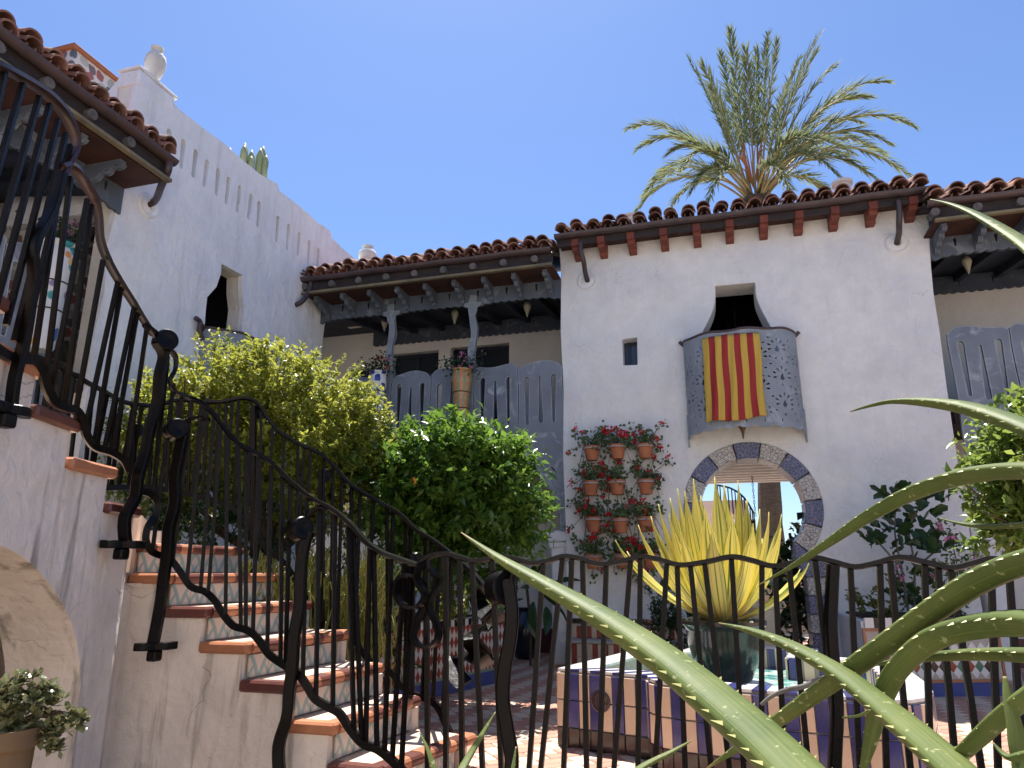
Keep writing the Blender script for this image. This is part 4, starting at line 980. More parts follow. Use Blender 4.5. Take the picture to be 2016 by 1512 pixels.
def crown(name, lumps, n, L, W, mat, parent=None, shell=.55, up=.5, jl=.5, origin=(0, 0, 0), tw=26):
    """leafy twigs spread through lumps (centre, radius); each twig carries a spray of leaves"""
    lumps = [(np.array(c, float), r) for c, r in lumps]; wts = np.array([r ** 2 for _, r in lumps]); wts /= wts.sum()
    nt_ = max(1, n // tw); idx = RNG.choice(len(lumps), nt_, p=wts); C = np.array([lumps[i][0] for i in idx]); r = np.array([lumps[i][1] for i in idx])
    d = rnd(nt_); d[:, 2] *= .9; rad = r * (shell + (1 - shell) * RNG.random(nt_) ** .5) * (1 + .10 * RNG.normal(size=nt_))
    base = C + d * rad[:, None]; tdir = d + .45 * rnd(nt_) + np.array([0, 0, up]); tdir /= np.linalg.norm(tdir, axis=1, keepdims=True)
    tl = L * (2.0 + 2.2 * RNG.random(nt_)); k = RNG.random((nt_, tw)); P = base[:, None, :] + tdir[:, None, :] * (tl[:, None] * k)[:, :, None] + RNG.normal(size=(nt_, tw, 3)) * L * .28
    P = P.reshape(-1, 3); m = len(P); td = np.repeat(tdir, tw, 0); D = td * .55 + rnd(m) * .8 + np.array([0, 0, .05]); N_ = rnd(m) * .7 + np.array([0, 0, .9])
    Ls = L * (1 - jl + 2 * jl * RNG.random(m)); me = leaf_mesh(name, P - np.array(origin), D, N_, Ls, Ls * W / L, mat); return link(name, me, parent)
def pxl(lst, dist, jit=.0):
    """lumps from photo ellipses at a given horizontal distance"""
    out = []
    for (x, y, r, *o) in lst:
        dd = dist + (o[0] if o else 0); p = PD(x, y, dd); dep_ = (p - C0).dot(FW); out.append((p, r / F * dep_))
    return out
M['leafY'] = leafmat('yellow_green_leaf', (.15, .205, .03), (.36, .36, .06), .45, .35)
M['leafG'] = leafmat('citrus_leaf', (.045, .115, .018), (.15, .25, .035), .38, .5, rough=.3)
M['leafC'] = leafmat('pale_citrus_leaf', (.10, .17, .03), (.26, .33, .07), .42, .5, rough=.3)
M['leafD'] = leafmat('dark_leaf', (.016, .045, .014), (.04, .085, .022), .25, .5, rough=.3)
M['leafGer'] = leafmat('geranium_leaf', (.07, .125, .04), (.14, .19, .07), .3, .3)
M['stem'] = plain('woody_stem', (.10, .07, .05), (.06, .045, .035), .9, 12, .4, .006, .1)
M['red'] = leafmat('red_petal', (.55, .008, .02), (.70, .02, .035), .3, .3)
M['pink'] = leafmat('pink_petal', (.62, .16, .34), (.7, .28, .45), .3, .3)
M['soil'] = plain('dark_soil', (.05, .035, .025), (.03, .02, .016), .95, 25, .5, .01, .1)

def limb(m, a, b, r0, r1, bend=.15):
    a, b = Vector(a), Vector(b); mid = a.lerp(b, .5) + Vector((random.uniform(-1, 1), random.uniform(-1, 1), random.uniform(-.3, .3))) * bend * (b - a).length
    p = catmull([a, mid, b], 5); m.tube(p, 1.0, 6, scale=lambda t: r0 + (r1 - r0) * t)
def branches(name, root, lumps, r, par, mat='stem', org=None):
    m = MB(); root = Vector(root); tops = [Vector(c) for c, _ in lumps]; ce = sum(tops, Vector()) / len(tops); fork = root.lerp(ce, .45); o = Vector(org or (0, 0, 0))
    limb(m, root - o, fork - o, r, r * .75, .08)
    for c in tops:
        limb(m, fork - o, c - o, r * .6, r * .18)
        for _ in range(3): q = c + Vector((random.uniform(-1, 1), random.uniform(-1, 1), random.uniform(-.4, 1))) * .35; limb(m, fork.lerp(c, .6) - o, q - o, r * .3, r * .08)
    return m.build(name, M[mat], par, smooth=True)

# ---------------------------------------------------------------- bushes and trees of the court
random.seed(5)
yl = pxl([(440, 775, 95), (530, 765, 90), (620, 790, 88), (360, 830, 90), (300, 880, 75, .3), (690, 830, 62, -.1), (470, 870, 120, .2), (600, 880, 110, -.1), (400, 950, 100, .2), (540, 960, 100), (690, 930, 70, -.2), (720, 880, 62, -.1), (640, 980, 80), (745, 935, 45, -.2), (300, 960, 60, .3)], 6.9)
t1 = empty('yellow_green_bush', (-3.9, 5.7, 0), label='large yellow-green leafy bush behind the stair railing', cat='bush')
branches('trunk', (-3.9, 5.7, .3), yl, .05, t1, org=t1.location)
crown('crown', yl, 64000, .050, .021, M['leafY'], t1, origin=t1.location, shell=.5)
ol = pxl([(850, 905, 62), (940, 915, 66), (785, 935, 52), (890, 985, 95), (985, 985, 58), (800, 1015, 66), (1000, 1060, 36), (930, 1085, 66), (840, 1095, 58), (760, 985, 40), (1020, 1000, 30), (990, 930, 38)], 6.6)
t2 = empty('orange_tree', (-2.62, 6.75, 0), label='rounded glossy green orange tree in the red diamond-tiled planter', cat='tree')
branches('trunk', (-2.62, 6.75, .5), ol, .05, t2, org=t2.location)
crown('crown', ol, 21000, .080, .036, M['leafG'], t2, origin=t2.location, shell=.45, up=.35)
M['orange'] = plain('orange_fruit', (.75, .30, .02), (.68, .25, .02), .4, 30, .2, .002, .5)
for (x, y, d) in ((815, 947, 6.18),):
    p = PD(x, y, d) - t2.location; MB().lathe([(0, -.0308)] + [(.031 * math.sin(PI * k / 8), -.031 * math.cos(PI * k / 8)) for k in range(1, 8)] + [(0, .0308)], 14).build('orange', M['orange'], t2, smooth=True, loc=p)
# pencil-stem shrub
random.seed(9)
t3 = empty('pencil_shrub', (-2.9, 5.0, .4), label='yellow-green pencil-stemmed shrub behind the middle of the stairs', cat='shrub')
m = MB()
for k in range(520):
    x = random.uniform(470, 770); ytop = 1075 + 0.0009 * (x - 650) ** 2 + random.uniform(0, 150); d = random.uniform(5.25, 5.9)
    a = PD(x, ytop, d); b = a + Vector((random.uniform(-.16, .16), random.uniform(-.12, .12), -random.uniform(.25, .6))); mid = a.lerp(b, .5) + Vector((random.uniform(-.03, .03), random.uniform(-.03, .03), 0))
    m.tube([p - t3.location for p in (b, mid, a)], .0055, 4, scale=lambda t: 1.1 - .5 * t)
    for _ in range(2):
        c = a.lerp(b, random.uniform(.2, .7)); m.tube([c - t3.location, c - t3.location + Vector((random.uniform(-.08, .08), random.uniform(-.06, .06), random.uniform(.06, .16)))], .0045, 4)
M['pencil'] = leafmat('pencil_stem', (.20, .22, .05), (.36, .32, .08), .15, .3)
m.build('stems', M['pencil'], t3)
dl = pxl([(480, 1090, 80, .4), (380, 1040, 70, .5), (570, 1180, 90, .3), (680, 1180, 90, .2), (700, 1280, 70), (600, 1290, 60), (300, 1030, 60, .6)], 5.9)
t4 = empty('dark_shrub', (-3.2, 5.3, .2), label='dark low shrub filling the planter behind the stairs', cat='shrub')
crown('foliage', dl, 5000, .06, .022, M['leafD'], t4, origin=t4.location)
# citrus at the right edge
cl = pxl([(1995, 940, 42), (2030, 895, 50), (2060, 960, 60), (1978, 1010, 34), (2030, 1035, 48), (2080, 880, 60)], 6.6)
t5 = empty('citrus_tree', (2.75, 6.3, 0), label='sunlit citrus tree at the right edge before the grey arcade', cat='tree')
branches('trunk', (2.75, 6.3, .0), cl, .045, t5, org=t5.location)
crown('crown', cl, 9000, .085, .038, M['leafC'], t5, origin=t5.location, shell=.4)

# ---------------------------------------------------------------- geranium pots on the facade
random.seed(21)
def pot_mesh():
    return MB().lathe([(.0, -.085), (.068, -.085), (.07, -.08), (.093, .045), (.104, .048), (.106, .052), (.108, .088), (.103, .092), (.094, .09), (.088, .06), (.0, .06)], 22).mesh('pot', M['terra'], True, 35)
POT = pot_mesh()
RING = MB().lathe([(.1085, .052), (.113, .052), (.113, .07), (.1085, .07), (.1085, .052)], 22).mesh('ring', M['band'], True, 35)
rows = ['top', 'second', 'third', 'bottom']; cols_ = ['left', 'middle', 'right']
GP = [(1165, 893), (1216, 890), (1270, 889), (1163, 962), (1215, 960), (1272, 959), (1168, 1033), (1222, 1035), (1272, 1033), (1168, 1106), (1226, 1106), (1282, 1106)]
for i, (x, y) in enumerate(GP):
    p = onY(x, y, FY - .14); g_ = empty('potted_geranium', p, label='red geranium in a terracotta wall pot, %s row, %s column' % (rows[i // 3], cols_[i % 3]), cat='potted plant', group='geranium pots on the white wall')
    link('pot', POT, g_); link('pot_ring', RING, g_)
    h = MB()
    for sg in (-1, 1): MB().tube([(sg * .07, .13, .05), (sg * .10, .02, .03), (sg * .13 + random.uniform(-.01, .03), .08, -.13)], .005, 5).build('holder_prong', M['band'], g_, smooth=True)
    n = 95; C = RNG.normal(size=(n, 3)) * np.array([.085, .05, .055]) + np.array([0, -.02, .15])
    stems = MB(); tips = []
    for k in range(13):
        a = random.uniform(-1, 1); b = Vector((a * random.uniform(.14, .34), random.uniform(-.06, .08), random.uniform(-.32, .32))); b.z = abs(b.z) if k < 4 else b.z
        stems.tube(catmull([(a * .03, 0, .07), (a * .08, -.03, .14), b], 4), .0035, 4); tips.append(b)
    stems.build('stems', M['stem'], g_, smooth=True)
    C2 = np.concatenate([np.array(b) + RNG.normal(size=(11, 3)) * .035 for b in tips]); C = np.concatenate([C, C2]); n = len(C)
    nn = rnd(n) * .7 + np.array([0, -.7, .5]); D = rnd(n)
    link('leaves', leaf_mesh('leaves', C, D, nn, RNG.uniform(.032, .055, n), RNG.uniform(.035, .055, n), M['leafGer'], mid=.55, curl=.05), g_)
    fl = []
    for k in range(8):
        b = random.choice(tips) if k < 7 else Vector((random.uniform(-.15, .15), -.05, random.uniform(.05, .28)))
        b = Vector(b) + Vector((random.uniform(-.05, .05), -.03, random.uniform(-.02, .06))); fl.append(np.array(b) + RNG.normal(size=(14, 3)) * .016)
    fl = np.concatenate(fl); n = len(fl)
    link('flowers', leaf_mesh('flowers', fl, rnd(n), rnd(n) + np.array([0, -1, .3]), .030, .027, M['red'], mid=.6), g_)['kind'] = 'stuff'

# ---------------------------------------------------------------- tall wall vases on the gallery
def vasemat(kind):
    t = NT('painted_vase_' + kind); tc = t.n('TexCoord'); sp = t.n('SeparateXYZ'); t.l(tc.outputs['Object'], sp.inputs[0])
    an = t.math('ARCTAN2', sp.outputs[0], sp.outputs[1]); n = t.noise(tc.outputs['Object'], 9, 4)
    if kind == 'blue':
        a = t.math('SINE', t.math('MULTIPLY', an, 4.0)); b = t.math('SINE', t.math('ADD', t.math('MULTIPLY', sp.outputs[2], 32.0), t.math('MULTIPLY', n, 5.0)))
        k = t.math('GREATER_THAN', t.math('MULTIPLY', a, b), .22); c = t.mix(k, (.72, .71, .66), (.03, .05, .30))
    elif kind == 'orange':
        k = t.math('GREATER_THAN', t.math('SINE', t.math('ADD', t.math('MULTIPLY', an, 9.0), t.math('MULTIPLY', n, 2.5))), .1); c = t.mix(k, (.25, .27, .12), (.62, .20, .06))
        c = t.mix(t.ramp(t.noise(tc.outputs['Object'], 22, 3), [(.5, BW[0]), (.7, BW[1])]), c, (.45, .33, .2))
    else:
        v = t.n('TexVoronoi'); v.inputs['Scale'].default_value = 7; t.l(tc.outputs['Object'], v.inputs['Vector'])
        r = t.n('SeparateColor'); t.l(v.outputs['Color'], r.inputs[0]); k = t.ramp(v.outputs['Distance'], [(.3, BW[1]), (.36, BW[0])])
        c = t.mix(k, (.52, .53, .54), t.ramp(r.outputs[0], [(.0, (.65, .45, .08)), (.35, (.55, .20, .05)), (.6, (.05, .10, .30)), (.8, (.03, .22, .22))]))
    return t.fin(c, .3, spec=.5)
def tall_vase(p, h, r, kind, label, flower, parts=True):
    o = empty('wall_vase', p, label=label, cat='vase')
    pr = [(.0, 0), (.55, 0), (.64, .03), (.66, .12), (.72, .22), (.76, .34), (.72, .42), (.78, .55), (.92, .72), (1.0, .84), (.94, .92), (.84, .955), (.96, .97), (1.0, .985), (.98, 1.0), (.85, 1.0), (.8, .96), (.0, .95)]
    MB().lathe([(a * r, b * h) for a, b in pr], 26).build('body', vasemat(kind), o, smooth=True, angle=50)
    for f, q in ((.36, .78), (.62, .86)):
        MB().tube([(r * q * math.cos(2 * PI * k / 20), r * q * math.sin(2 * PI * k / 20), h * f) for k in range(20)], .006, 5, closed=True).build('iron_hoop', M['iron'], o, smooth=True)
    n = 260; C = RNG.normal(size=(n, 3)) * np.array([.13, .08, .075]) + np.array([0, 0, h + .08])
    link('leaves', leaf_mesh('leaves', C, rnd(n), rnd(n) + np.array([0, -.5, .6]), RNG.uniform(.03, .055, n), RNG.uniform(.028, .05, n), M['leafD'], mid=.55), o)
    fl = np.concatenate([np.array((random.uniform(-.2, .2), random.uniform(-.12, .02), h + random.uniform(-.02, .2))) + RNG.normal(size=(12, 3)) * .016 for _ in range(7)])
    link('flowers', leaf_mesh('flowers', fl, rnd(len(fl)), rnd(len(fl)) + np.array([0, -1, .3]), .028, .024, M[flower], mid=.6), o)['kind'] = 'stuff'
    return o
p = onY(740, 838, FY - .12); pt = onY(740, 733, FY - .12); tall_vase(p, pt.z - p.z, .125, 'blue', 'blue and white tall vase with red flowers fixed to the grey gallery', 'red')
p = onY(907, 850, FY - .12); pt = onY(908, 728, FY - .12); tall_vase(p, pt.z - p.z, .135, 'orange', 'orange and green striped tall vase with pink flowers on the gallery', 'pink')
p = onX(78, 690, XL + .16); pt = onX(90, 470, XL + .16); tall_vase(p, pt.z - p.z, .16, 'multi', 'painted yellow and blue tall vase behind the upper stair railing', 'pink')

# ================================================================ FOUNTAIN
def glaze(name, c, c2=None, rand=.08): return plain(name, c, c2, .14, 10, .12, .002, .5, rand=rand)
M['tblue'] = glaze('cobalt_glazed_tile', (.035, .035, .14), (.05, .055, .19)); M['tcream'] = glaze('cream_glazed_tile', (.62, .47, .34), (.56, .42, .30))
M['tdark'] = glaze('brown_glazed_base_tile', (.055, .035, .032), (.04, .026, .025)); M['twhite'] = glaze('white_glazed_tile', (.72, .70, .68), (.65, .63, .62)); M['tgrout'] = plain('pale_grout', (.5, .44, .38), (.42, .37, .32), .9, 20, .2, .002, .1)
M['tred'] = glaze('red_glazed_tile', (.30, .055, .03), (.24, .04, .025)); M['tgreen'] = glaze('green_glazed_tile', (.06, .20, .13), (.05, .16, .11)); M['tblack'] = glaze('black_glazed_tile', (.03, .02, .02), (.02, .015, .015))
def basin():
    t = NT('turquoise_basin_mosaic'); p = t.pos(); v = t.n('TexVoronoi'); v.inputs['Scale'].default_value = 14; t.l(p, v.inputs['Vector']); r = t.n('SeparateColor'); t.l(v.outputs['Color'], r.inputs[0])
    c = t.ramp(r.outputs[0], [(0, (.10, .32, .28)), (.35, (.30, .48, .43)), (.6, (.66, .70, .67)), (.85, (.07, .22, .21))]); return t.fin(c, .12, t.bump(t.noise(p, 9, 3), .2, .01), spec=.5)
M['basin'] = basin()
fo_ = empty('tiled_fountain', (0, 5.4, 0), label='low star-shaped fountain faced with blue and cream striped tiles', cat='fountain'); FOo = Vector(fo_.location)
HR = .46
OUT = [(-1.10, 4.90), (-.50, 4.72), (-.47, 4.58), (-.40, 4.48), (-.28, 4.42), (.70, 4.18), (.84, 4.21), (.93, 4.30), (.98, 4.45), (1.06, 4.75), (1.12, 5.75), (.92, 6.05), (.62, 6.12), (.70, 6.7), (-.2, 6.95), (-.36, 6.32), (-.74, 6.22)]
cen = Vector((.0, 5.4))
def inset(P, d):
    n = len(P); res = []
    for i in range(n):
        p0, p1, p2 = Vector(P[i - 1]), Vector(P[i]), Vector(P[(i + 1) % n]); e1 = (p1 - p0).normalized(); e2 = (p2 - p1).normalized(); n1 = Vector((-e1.y, e1.x)); n2 = Vector((-e2.y, e2.x)); b = (n1 + n2); b = b / max(.35, b.length_squared) * 2 * .5 * 2
        res.append(p1 + b * d * .5 * (1 if True else 0) if False else p1 + (n1 + n2) * (d / (1 + n1.dot(n2))))
    return res
INN = inset(OUT, .20)
lf = lambda p, z: (p[0] - FOo.x, p[1] - FOo.y, z)
corew = inset(OUT, .012); m = MB(); n = len(OUT); inn2 = inset(OUT, .188)
vs = [lf(p, 0) for p in corew] + [lf(p, HR - .014) for p in corew] + [lf(p, HR - .014) for p in inn2] + [lf(p, .2) for p in inn2]
fs = []
for i in range(n):
    j = (i + 1) % n
    for a in range(3): fs.append((a * n + i, a * n + j, (a + 1) * n + j, (a + 1) * n + i))
m.add(vs, fs); m.build('basin_wall', M['tgrout'], fo_)
MB().plate([(p[0], p[1]) for p in inset(OUT, .185)], [], lambda u, v, q: lf((u, v), q), .26, .31).build('basin_floor', M['basin'], fo_)
TW = .078
TM = {}
for nm, hh in (('row', .162), ('base', .115)):
    for c in ('tblue', 'tcream', 'tdark', 'twhite'):
        TM[nm, c] = MB().cbox(-TW / 2 + .0025, TW / 2 - .0025, -.012, .004, .002, hh - .003, .003).mesh('wall_tile', M[c])
k = 0; run = 0.0
perim = []
for i in range(n): perim.append((Vector(OUT[i]), Vector(OUT[(i + 1) % n])))
for i in list(range(0, 10)) + [15, 16]:
    a, b = perim[i]; e = b - a; Ln = e.length; nt2 = max(1, round(Ln / TW)); tw_ = Ln / nt2; ang = math.atan2(e.y, e.x); e.normalize()
    for q in range(nt2):
        p = a + e * tw_ * (q + .5); c = ('tcream', 'tblue')[k % 2]; k += 1
        for nm, z, cc in (('base', 0.0, 'tdark'), ('row', .116, c), ('row', .28, c)):
            o = link('wall_tile', TM[nm, cc], fo_, lf(p, z), (0, 0, ang)); o.scale = (tw_ / TW, 1, 1)
for i in range(n):
    a, b = perim[i]; ia, ib = INN[i], INN[(i + 1) % n]; nt2 = max(1, round((b - a).length / TW))
    for q in range(nt2):
        t0_, t1_ = q / nt2 + .015 / nt2, (q + 1) / nt2 - .015 / nt2
        quad = [a.lerp(b, t0_), a.lerp(b, t1_), ia.lerp(ib, t1_), ia.lerp(ib, t0_)]
        mm = 'tblue' if q % 2 and i in (0, 1, 2, 3, 4) else 'twhite'
        MB().prism([(p.x - FOo.x, p.y - FOo.y) for p in quad], lambda u, v, w_: (u, v, w_), HR - .012, HR + .004).build('rim_tile', M[mm], fo_)
        if i in (9, 10, 11, 12, 13, 14):
            pm, e = ia.lerp(ib, (t0_ + t1_) / 2), (ib - ia); ang = math.atan2(e.y, e.x)
            o = link('wall_tile', TM['row', 'tblue' if q % 2 else 'tcream'], fo_, lf(pm, .30), (0, 0, ang + PI))
a, b = perim[0]; vc = a.lerp(b, .50); vn = Vector((-.29, -.957)).normalized()
Q = Vector((vn.x, vn.y, 0)).to_track_quat('Z', 'Y').to_matrix().to_4x4(); Q.translation = Vector(lf(vc + vn * .014, .29))
m = MB().lathe([(.066, -.01), (.066, .006), (.056, .010), (.054, -.002), (.0, -.004)], 26, M=Q)
for s_ in range(-4, 5): 
    m.box(s_ * .012 - .002, s_ * .012 + .002, -.045, .045, -.001, .004, M=Q); m.box(-.045, .045, s_ * .012 - .002, s_ * .012 + .002, .0005, .003, M=Q)
m.build('drain_grille', M['copper'], fo_)
# pedestal of the pot
MB().lathe([(.30, .31), (.30, .36), (.27, .375), (0, .375)], 8).build('pedestal', M['twhite'], fo_, loc=(-.03, -.15, 0))

# ---------------------------------------------------------------- agave in the glazed pot
gp = empty('agave_pot', (-.03, 5.25, .377), label='dark green glazed pot on the fountain pedestal', cat='pot')
M['potgreen'] = glaze('dark_green_glaze', (.016, .022, .016), (.045, .05, .04), 0)
MB().lathe([(.0, 0), (.14, 0), (.155, .01), (.21, .12), (.245, .24), (.25, .32), (.262, .345), (.278, .36), (.28, .385), (.262, .395), (.24, .385), (.23, .34), (.0, .34)], 36).build('body', M['potgreen'], gp, smooth=True, angle=40)
MB().lathe([(.235, .34), (.15, .37), (.0, .385)], 20).build('soil', M['soil'], gp)
def agavemat():
    t = NT('variegated_agave_leaf'); tc = t.n('TexCoord'); sp = t.n('SeparateXYZ'); t.l(tc.outputs['UV'], sp.inputs[0])
    u = t.math('ABSOLUTE', t.math('SUBTRACT', sp.outputs[0], .5)); nz = t.noise(t.pos((1, 1, .15)), 16, 3)
    st_ = t.n('TexNoise', noise_dimensions='4D'); st_.inputs['Scale'].default_value = 1.0; mp = t.n('Mapping'); mp.inputs['Scale'].default_value = (22, .5, 1); t.l(tc.outputs['UV'], mp.inputs[0]); oi = t.n('ObjectInfo'); ad = t.n('VectorMath', operation='ADD'); t.l(mp.outputs[0], ad.inputs[0]); t.l(oi.outputs['Location'], ad.inputs[1]); t.l(mp.outputs[0], st_.inputs['Vector'])
    w10 = t.math('MULTIPLY', oi.outputs['Random'], 20.0); t.l(w10, st_.inputs['W'])
    k = t.ramp(st_.outputs['Fac'], [(.55, BW[0]), (.59, BW[1])]); mid = t.math('LESS_THAN', u, t.math('MULTIPLY', t.noise(t.pos(), 3, 2), .36))
    kk = t.math('MULTIPLY', k, t.math('GREATER_THAN', st_.outputs['Fac'], .3))
    c = t.mix(kk, (.82, .72, .24), (.16, .26, .035)); c = t.mix(t.math('MULTIPLY', t.ramp(sp.outputs[1], [(.0, BW[1]), (.35, BW[0])]), .6), c, (.66, .50, .22))
    t.fin(c, .38, spec=.4); tr = t.n('BsdfTranslucent'); t.l(c, tr.inputs[0]); ms = t.n('MixShader'); ms.inputs[0].default_value = .45
    t.l(t.b.outputs[0], ms.inputs[1]); t.l(tr.outputs[0], ms.inputs[2]); t.l(ms.outputs[0], t.out.inputs[0]); return t.m
M['agave'] = agavemat()
ag = empty('agave_plant', (-.03, 5.25, .74), label='tall spiky yellow variegated agave in the fountain pot', cat='plant'); AO = Vector(ag.location)
tips = [(1407, 938, 0), (1366, 942, .2), (1335, 962, .1), (1349, 966, -.2), (1425, 952, .3), (1452, 946, .15), (1297, 992, .1), (1318, 1010, -.25), (1282, 1016, .25), (1257, 1033, -.1), (1212, 1063, .0), (1495, 1002, .1), (1513, 1008, -.1), (1538, 1012, .25), (1537, 1040, -.3), (1482, 1030, -.35), (1388, 1000, -.4), (1400, 1050, -.45), (1592, 1108, -.15), (1440, 1010, -.35), (1340, 1040, -.4), (1470, 980, .35), (1380, 975, .4), (1575, 1120, .2), (1300, 1080, -.3), (1235, 1085, .2), (1430, 985, .1), (1350, 1000, .35), (1320, 980, .3), (1500, 1060, .3)]
random.seed(3)
for i, (x, y, dy) in enumerate(tips):
    tip = onY(x, y, 5.25 + dy) - AO; out = Vector((tip.x, tip.y, 0)); ol_ = out.length; od = out.normalized() if ol_ > .02 else Vector((.3, -1, 0)).normalized()
    base = od * .045 + Vector((0, 0, 0.0)); ctrl = base + od * (ol_ * .62 + .06) + Vector((0, 0, tip.z * .32)); wd = random.uniform(.085, .118)
    sd = od.cross(Vector((0, 0, 1))).normalized()
    if ol_ < .15: sd = Vector((1, random.uniform(-.3, .3), 0)).normalized()
    def fl_(u, v, base=base, ctrl=ctrl, tip=tip, wd=wd, sd=sd, od=od):
        p = base * (1 - v) ** 2 + ctrl * 2 * v * (1 - v) + tip * v * v; t_ = (ctrl - base) * (1 - v) + (tip - ctrl) * v; t_.normalize(); nn = t_.cross(sd)
        w_ = wd * (.52 + .75 * v ** .8 - .30 * v * v) * (1 - v ** 5) ** .9 * (1 if v < .8 else max(0.02, (1 - v) / .2) ** .8); s_ = u * 2 - 1
        return p + sd * (s_ * w_ * .66) + nn * (-(s_ * s_) * w_ * .26)
    o = link('leaf', grid_mesh('leaf', 6, 16, fl_, M['agave']), ag); so = o.modifiers.new('s', 'SOLIDIFY'); so.thickness = .005
MB().lathe([(.06, -.06), (.075, 0), (.06, .05), (0, .08)], 12).build('heart', M['soil'], ag, smooth=True)
# ================================================================ TILED BENCH AGAINST THE FACADE
bn = empty('tiled_bench', (-1.2, FY - .2, 0), label='red and cream striped tile bench under the geraniums', cat='bench'); BO = Vector(bn.location)
bx0, bx1 = -1.80, -.52; bzt = onY(1200, 1218, FY - .05).z
MB().box(bx0 - BO.x, bx1 - BO.x, -.16, .197, 0, .285).build('seat_block', M['tgrout'], bn)
MB().box(bx0 - BO.x, bx1 - BO.x, .15, .198, .287, bzt).build('back_block', M['tgrout'], bn)
MB().box(bx0 - BO.x - .02, bx1 - BO.x + .02, -.185, .15, .2875, .312).build('seat_slab', M['tgrout'], bn, bevel=.006)
bt = {}
for c in ('tred', 'tcream', 'tblack'):
    bt[c] = MB().cbox(-.0285, .0285, -.01, .002, .0015, .1385, .003).mesh('bench_tile', M[c]); bt[c + 's'] = MB().cbox(-.0285, .0285, -.012, .002, .0015, .058, .003).mesh('bench_tile', M[c])
k = 0; x = bx0 + .03
while x < bx1 - .02:
    c = 'tred' if k % 2 else 'tcream'
    for z in (.0, .14): link('bench_tile', bt[c], bn, (x - BO.x, -.161, z + .003))
    z = .315
    while z < bzt - .19: link('bench_tile', bt[c], bn, (x - BO.x, .149, z)); z += .14
    link('bench_tile', bt[('tblack', 'tred')[(k // 2) % 2] + 's'], bn, (x - BO.x, .149, bzt - .062)); x += .06; k += 1
bs = pxl([(1325, 1195, 36), (1310, 1240, 34), (1340, 1250, 34), (1325, 1165, 24)], 8.2)
t6 = empty('potted_shrub', PD(1325, 1320, 8.2), label='small dark rounded shrub between bench and tile arch', cat='shrub')
crown('foliage', bs, 2600, .045, .02, M['leafD'], t6, origin=t6.location)
MB().lathe([(.0, 0), (.13, 0), (.17, .24), (.185, .25), (.185, .28), (.16, .28), (0, .26)], 20).build('pot', M['terra'], t6, smooth=True, angle=40, loc=(0, 0, -PD(1325, 1320, 8.2).z + .0))

# ================================================================ PAVING BRICKS (herringbone)
random.seed(13)
BRK_ = {}
for c in ('brickpink', 'brickcream'): BRK_[c] = MB().cbox(.003, .197, .003, .097, -.04, 0, .004).mesh('brick', M[c])
rot = R(38); cr, sr = math.cos(rot), math.sin(rot); cells = []
for a in range(-90, 130):
    for b in range(-90, 130):
        k = (a - b) % 4
        if k not in (0, 3): continue
        ux, uy = a * .1, b * .1; cxu, cyu = (ux + .1, uy + .05) if k == 0 else (ux + .05, uy + .1)
        wx, wy = cxu * cr - cyu * sr, cxu * sr + cyu * cr + 4
        if -2.6 < wx < 5.5 and 3.42 < wy < 13.4:
            if inpoly(wx, wy, OUT): continue
            d_ = Vector((wx, wy, 0)) - C0; zc_ = d_.dot(FW); sx, sy_ = 1008 + F * d_.dot(RT) / zc_, 756 - F * d_.dot(UP) / zc_
            seen = 780 < sx < 2050 and sy_ < 1530
            cells.append((0 if seen else 1, zc_, ux, uy, k))
cells.sort(); stuffm = MB()
for i, (s_, zc_, ux, uy, k) in enumerate(cells):
    px_, py_ = (ux, uy) if k == 0 else (ux + .1, uy); ang = rot + (0 if k == 0 else PI / 2)
    wx, wy = px_ * cr - py_ * sr, px_ * sr + py_ * cr + 4; c = 'brickpink' if k == 0 else 'brickcream'
    if i < 300 and s_ == 0:
        link('brick', BRK_[c], pat, (wx, wy, random.uniform(-.0015, .0015)), (random.uniform(-.006, .006), random.uniform(-.006, .006), ang))
    else:
        stuffm.cm = 0 if k == 0 else 1
        stuffm.box(.003, .197, .003, .097, -.01, random.uniform(-.0015, .0012), M=Matrix.Translation((wx, wy, 0)) @ Matrix.Rotation(ang, 4, 'Z'))
o = stuffm.build('paving_bricks', [M['brickpink'], M['brickcream']], pat); o['kind'] = 'stuff'

# ================================================================ LEFT DIAMOND-TILE PLANTER
def harlequin():
    t = NT('red_white_diamond_tile'); tc = t.n('TexCoord'); sp = t.n('SeparateXYZ'); t.l(tc.outputs['Object'], sp.inputs[0])
    a = t.math('MULTIPLY', sp.outputs[0], 1 / .062); b = t.math('MULTIPLY', sp.outputs[2], 1 / .125)
    p = t.math('FLOOR', t.math('ADD', a, b)); q = t.math('FLOOR', t.math('SUBTRACT', a, b)); k = t.math('MODULO', t.math('ABSOLUTE', t.math('ADD', p, q)), 2.0)
    n = t.noise(tc.outputs['Object'], 6, 3); c = t.mix(k, t.mix(n, (.66, .58, .50), (.58, .50, .43)), t.mix(n, (.30, .06, .03), (.24, .045, .025)))
    return t.fin(c, .25, t.bump(n, .1, .003), spec=.5)
M['harle'] = harlequin(); M['tblue2'] = glaze('blue_skirting_tile', (.06, .08, .24), (.08, .10, .28)); M['tgreenband'] = glaze('sage_border_tile', (.25, .30, .20), (.22, .26, .17))
pl = empty('diamond_planter', (-2.5, 6.3, 0), label='raised planter faced with red and white diamond tiles beneath the orange tree', cat='planter'); PLO = Vector(pl.location)
pts = [(-2.95, 4.62), (-2.86, 5.3), (-2.56, 6.36), (-2.22, 7.47), (-2.5, 8.2)]; pz = onZ(1000, 1340, 0); ztop = onY(1000, 1212, 7.4).z
backp = [(-3.6, 8.5), (-5.5, 8.5), (-5.5, 5.2), (-4.4, 4.7)]
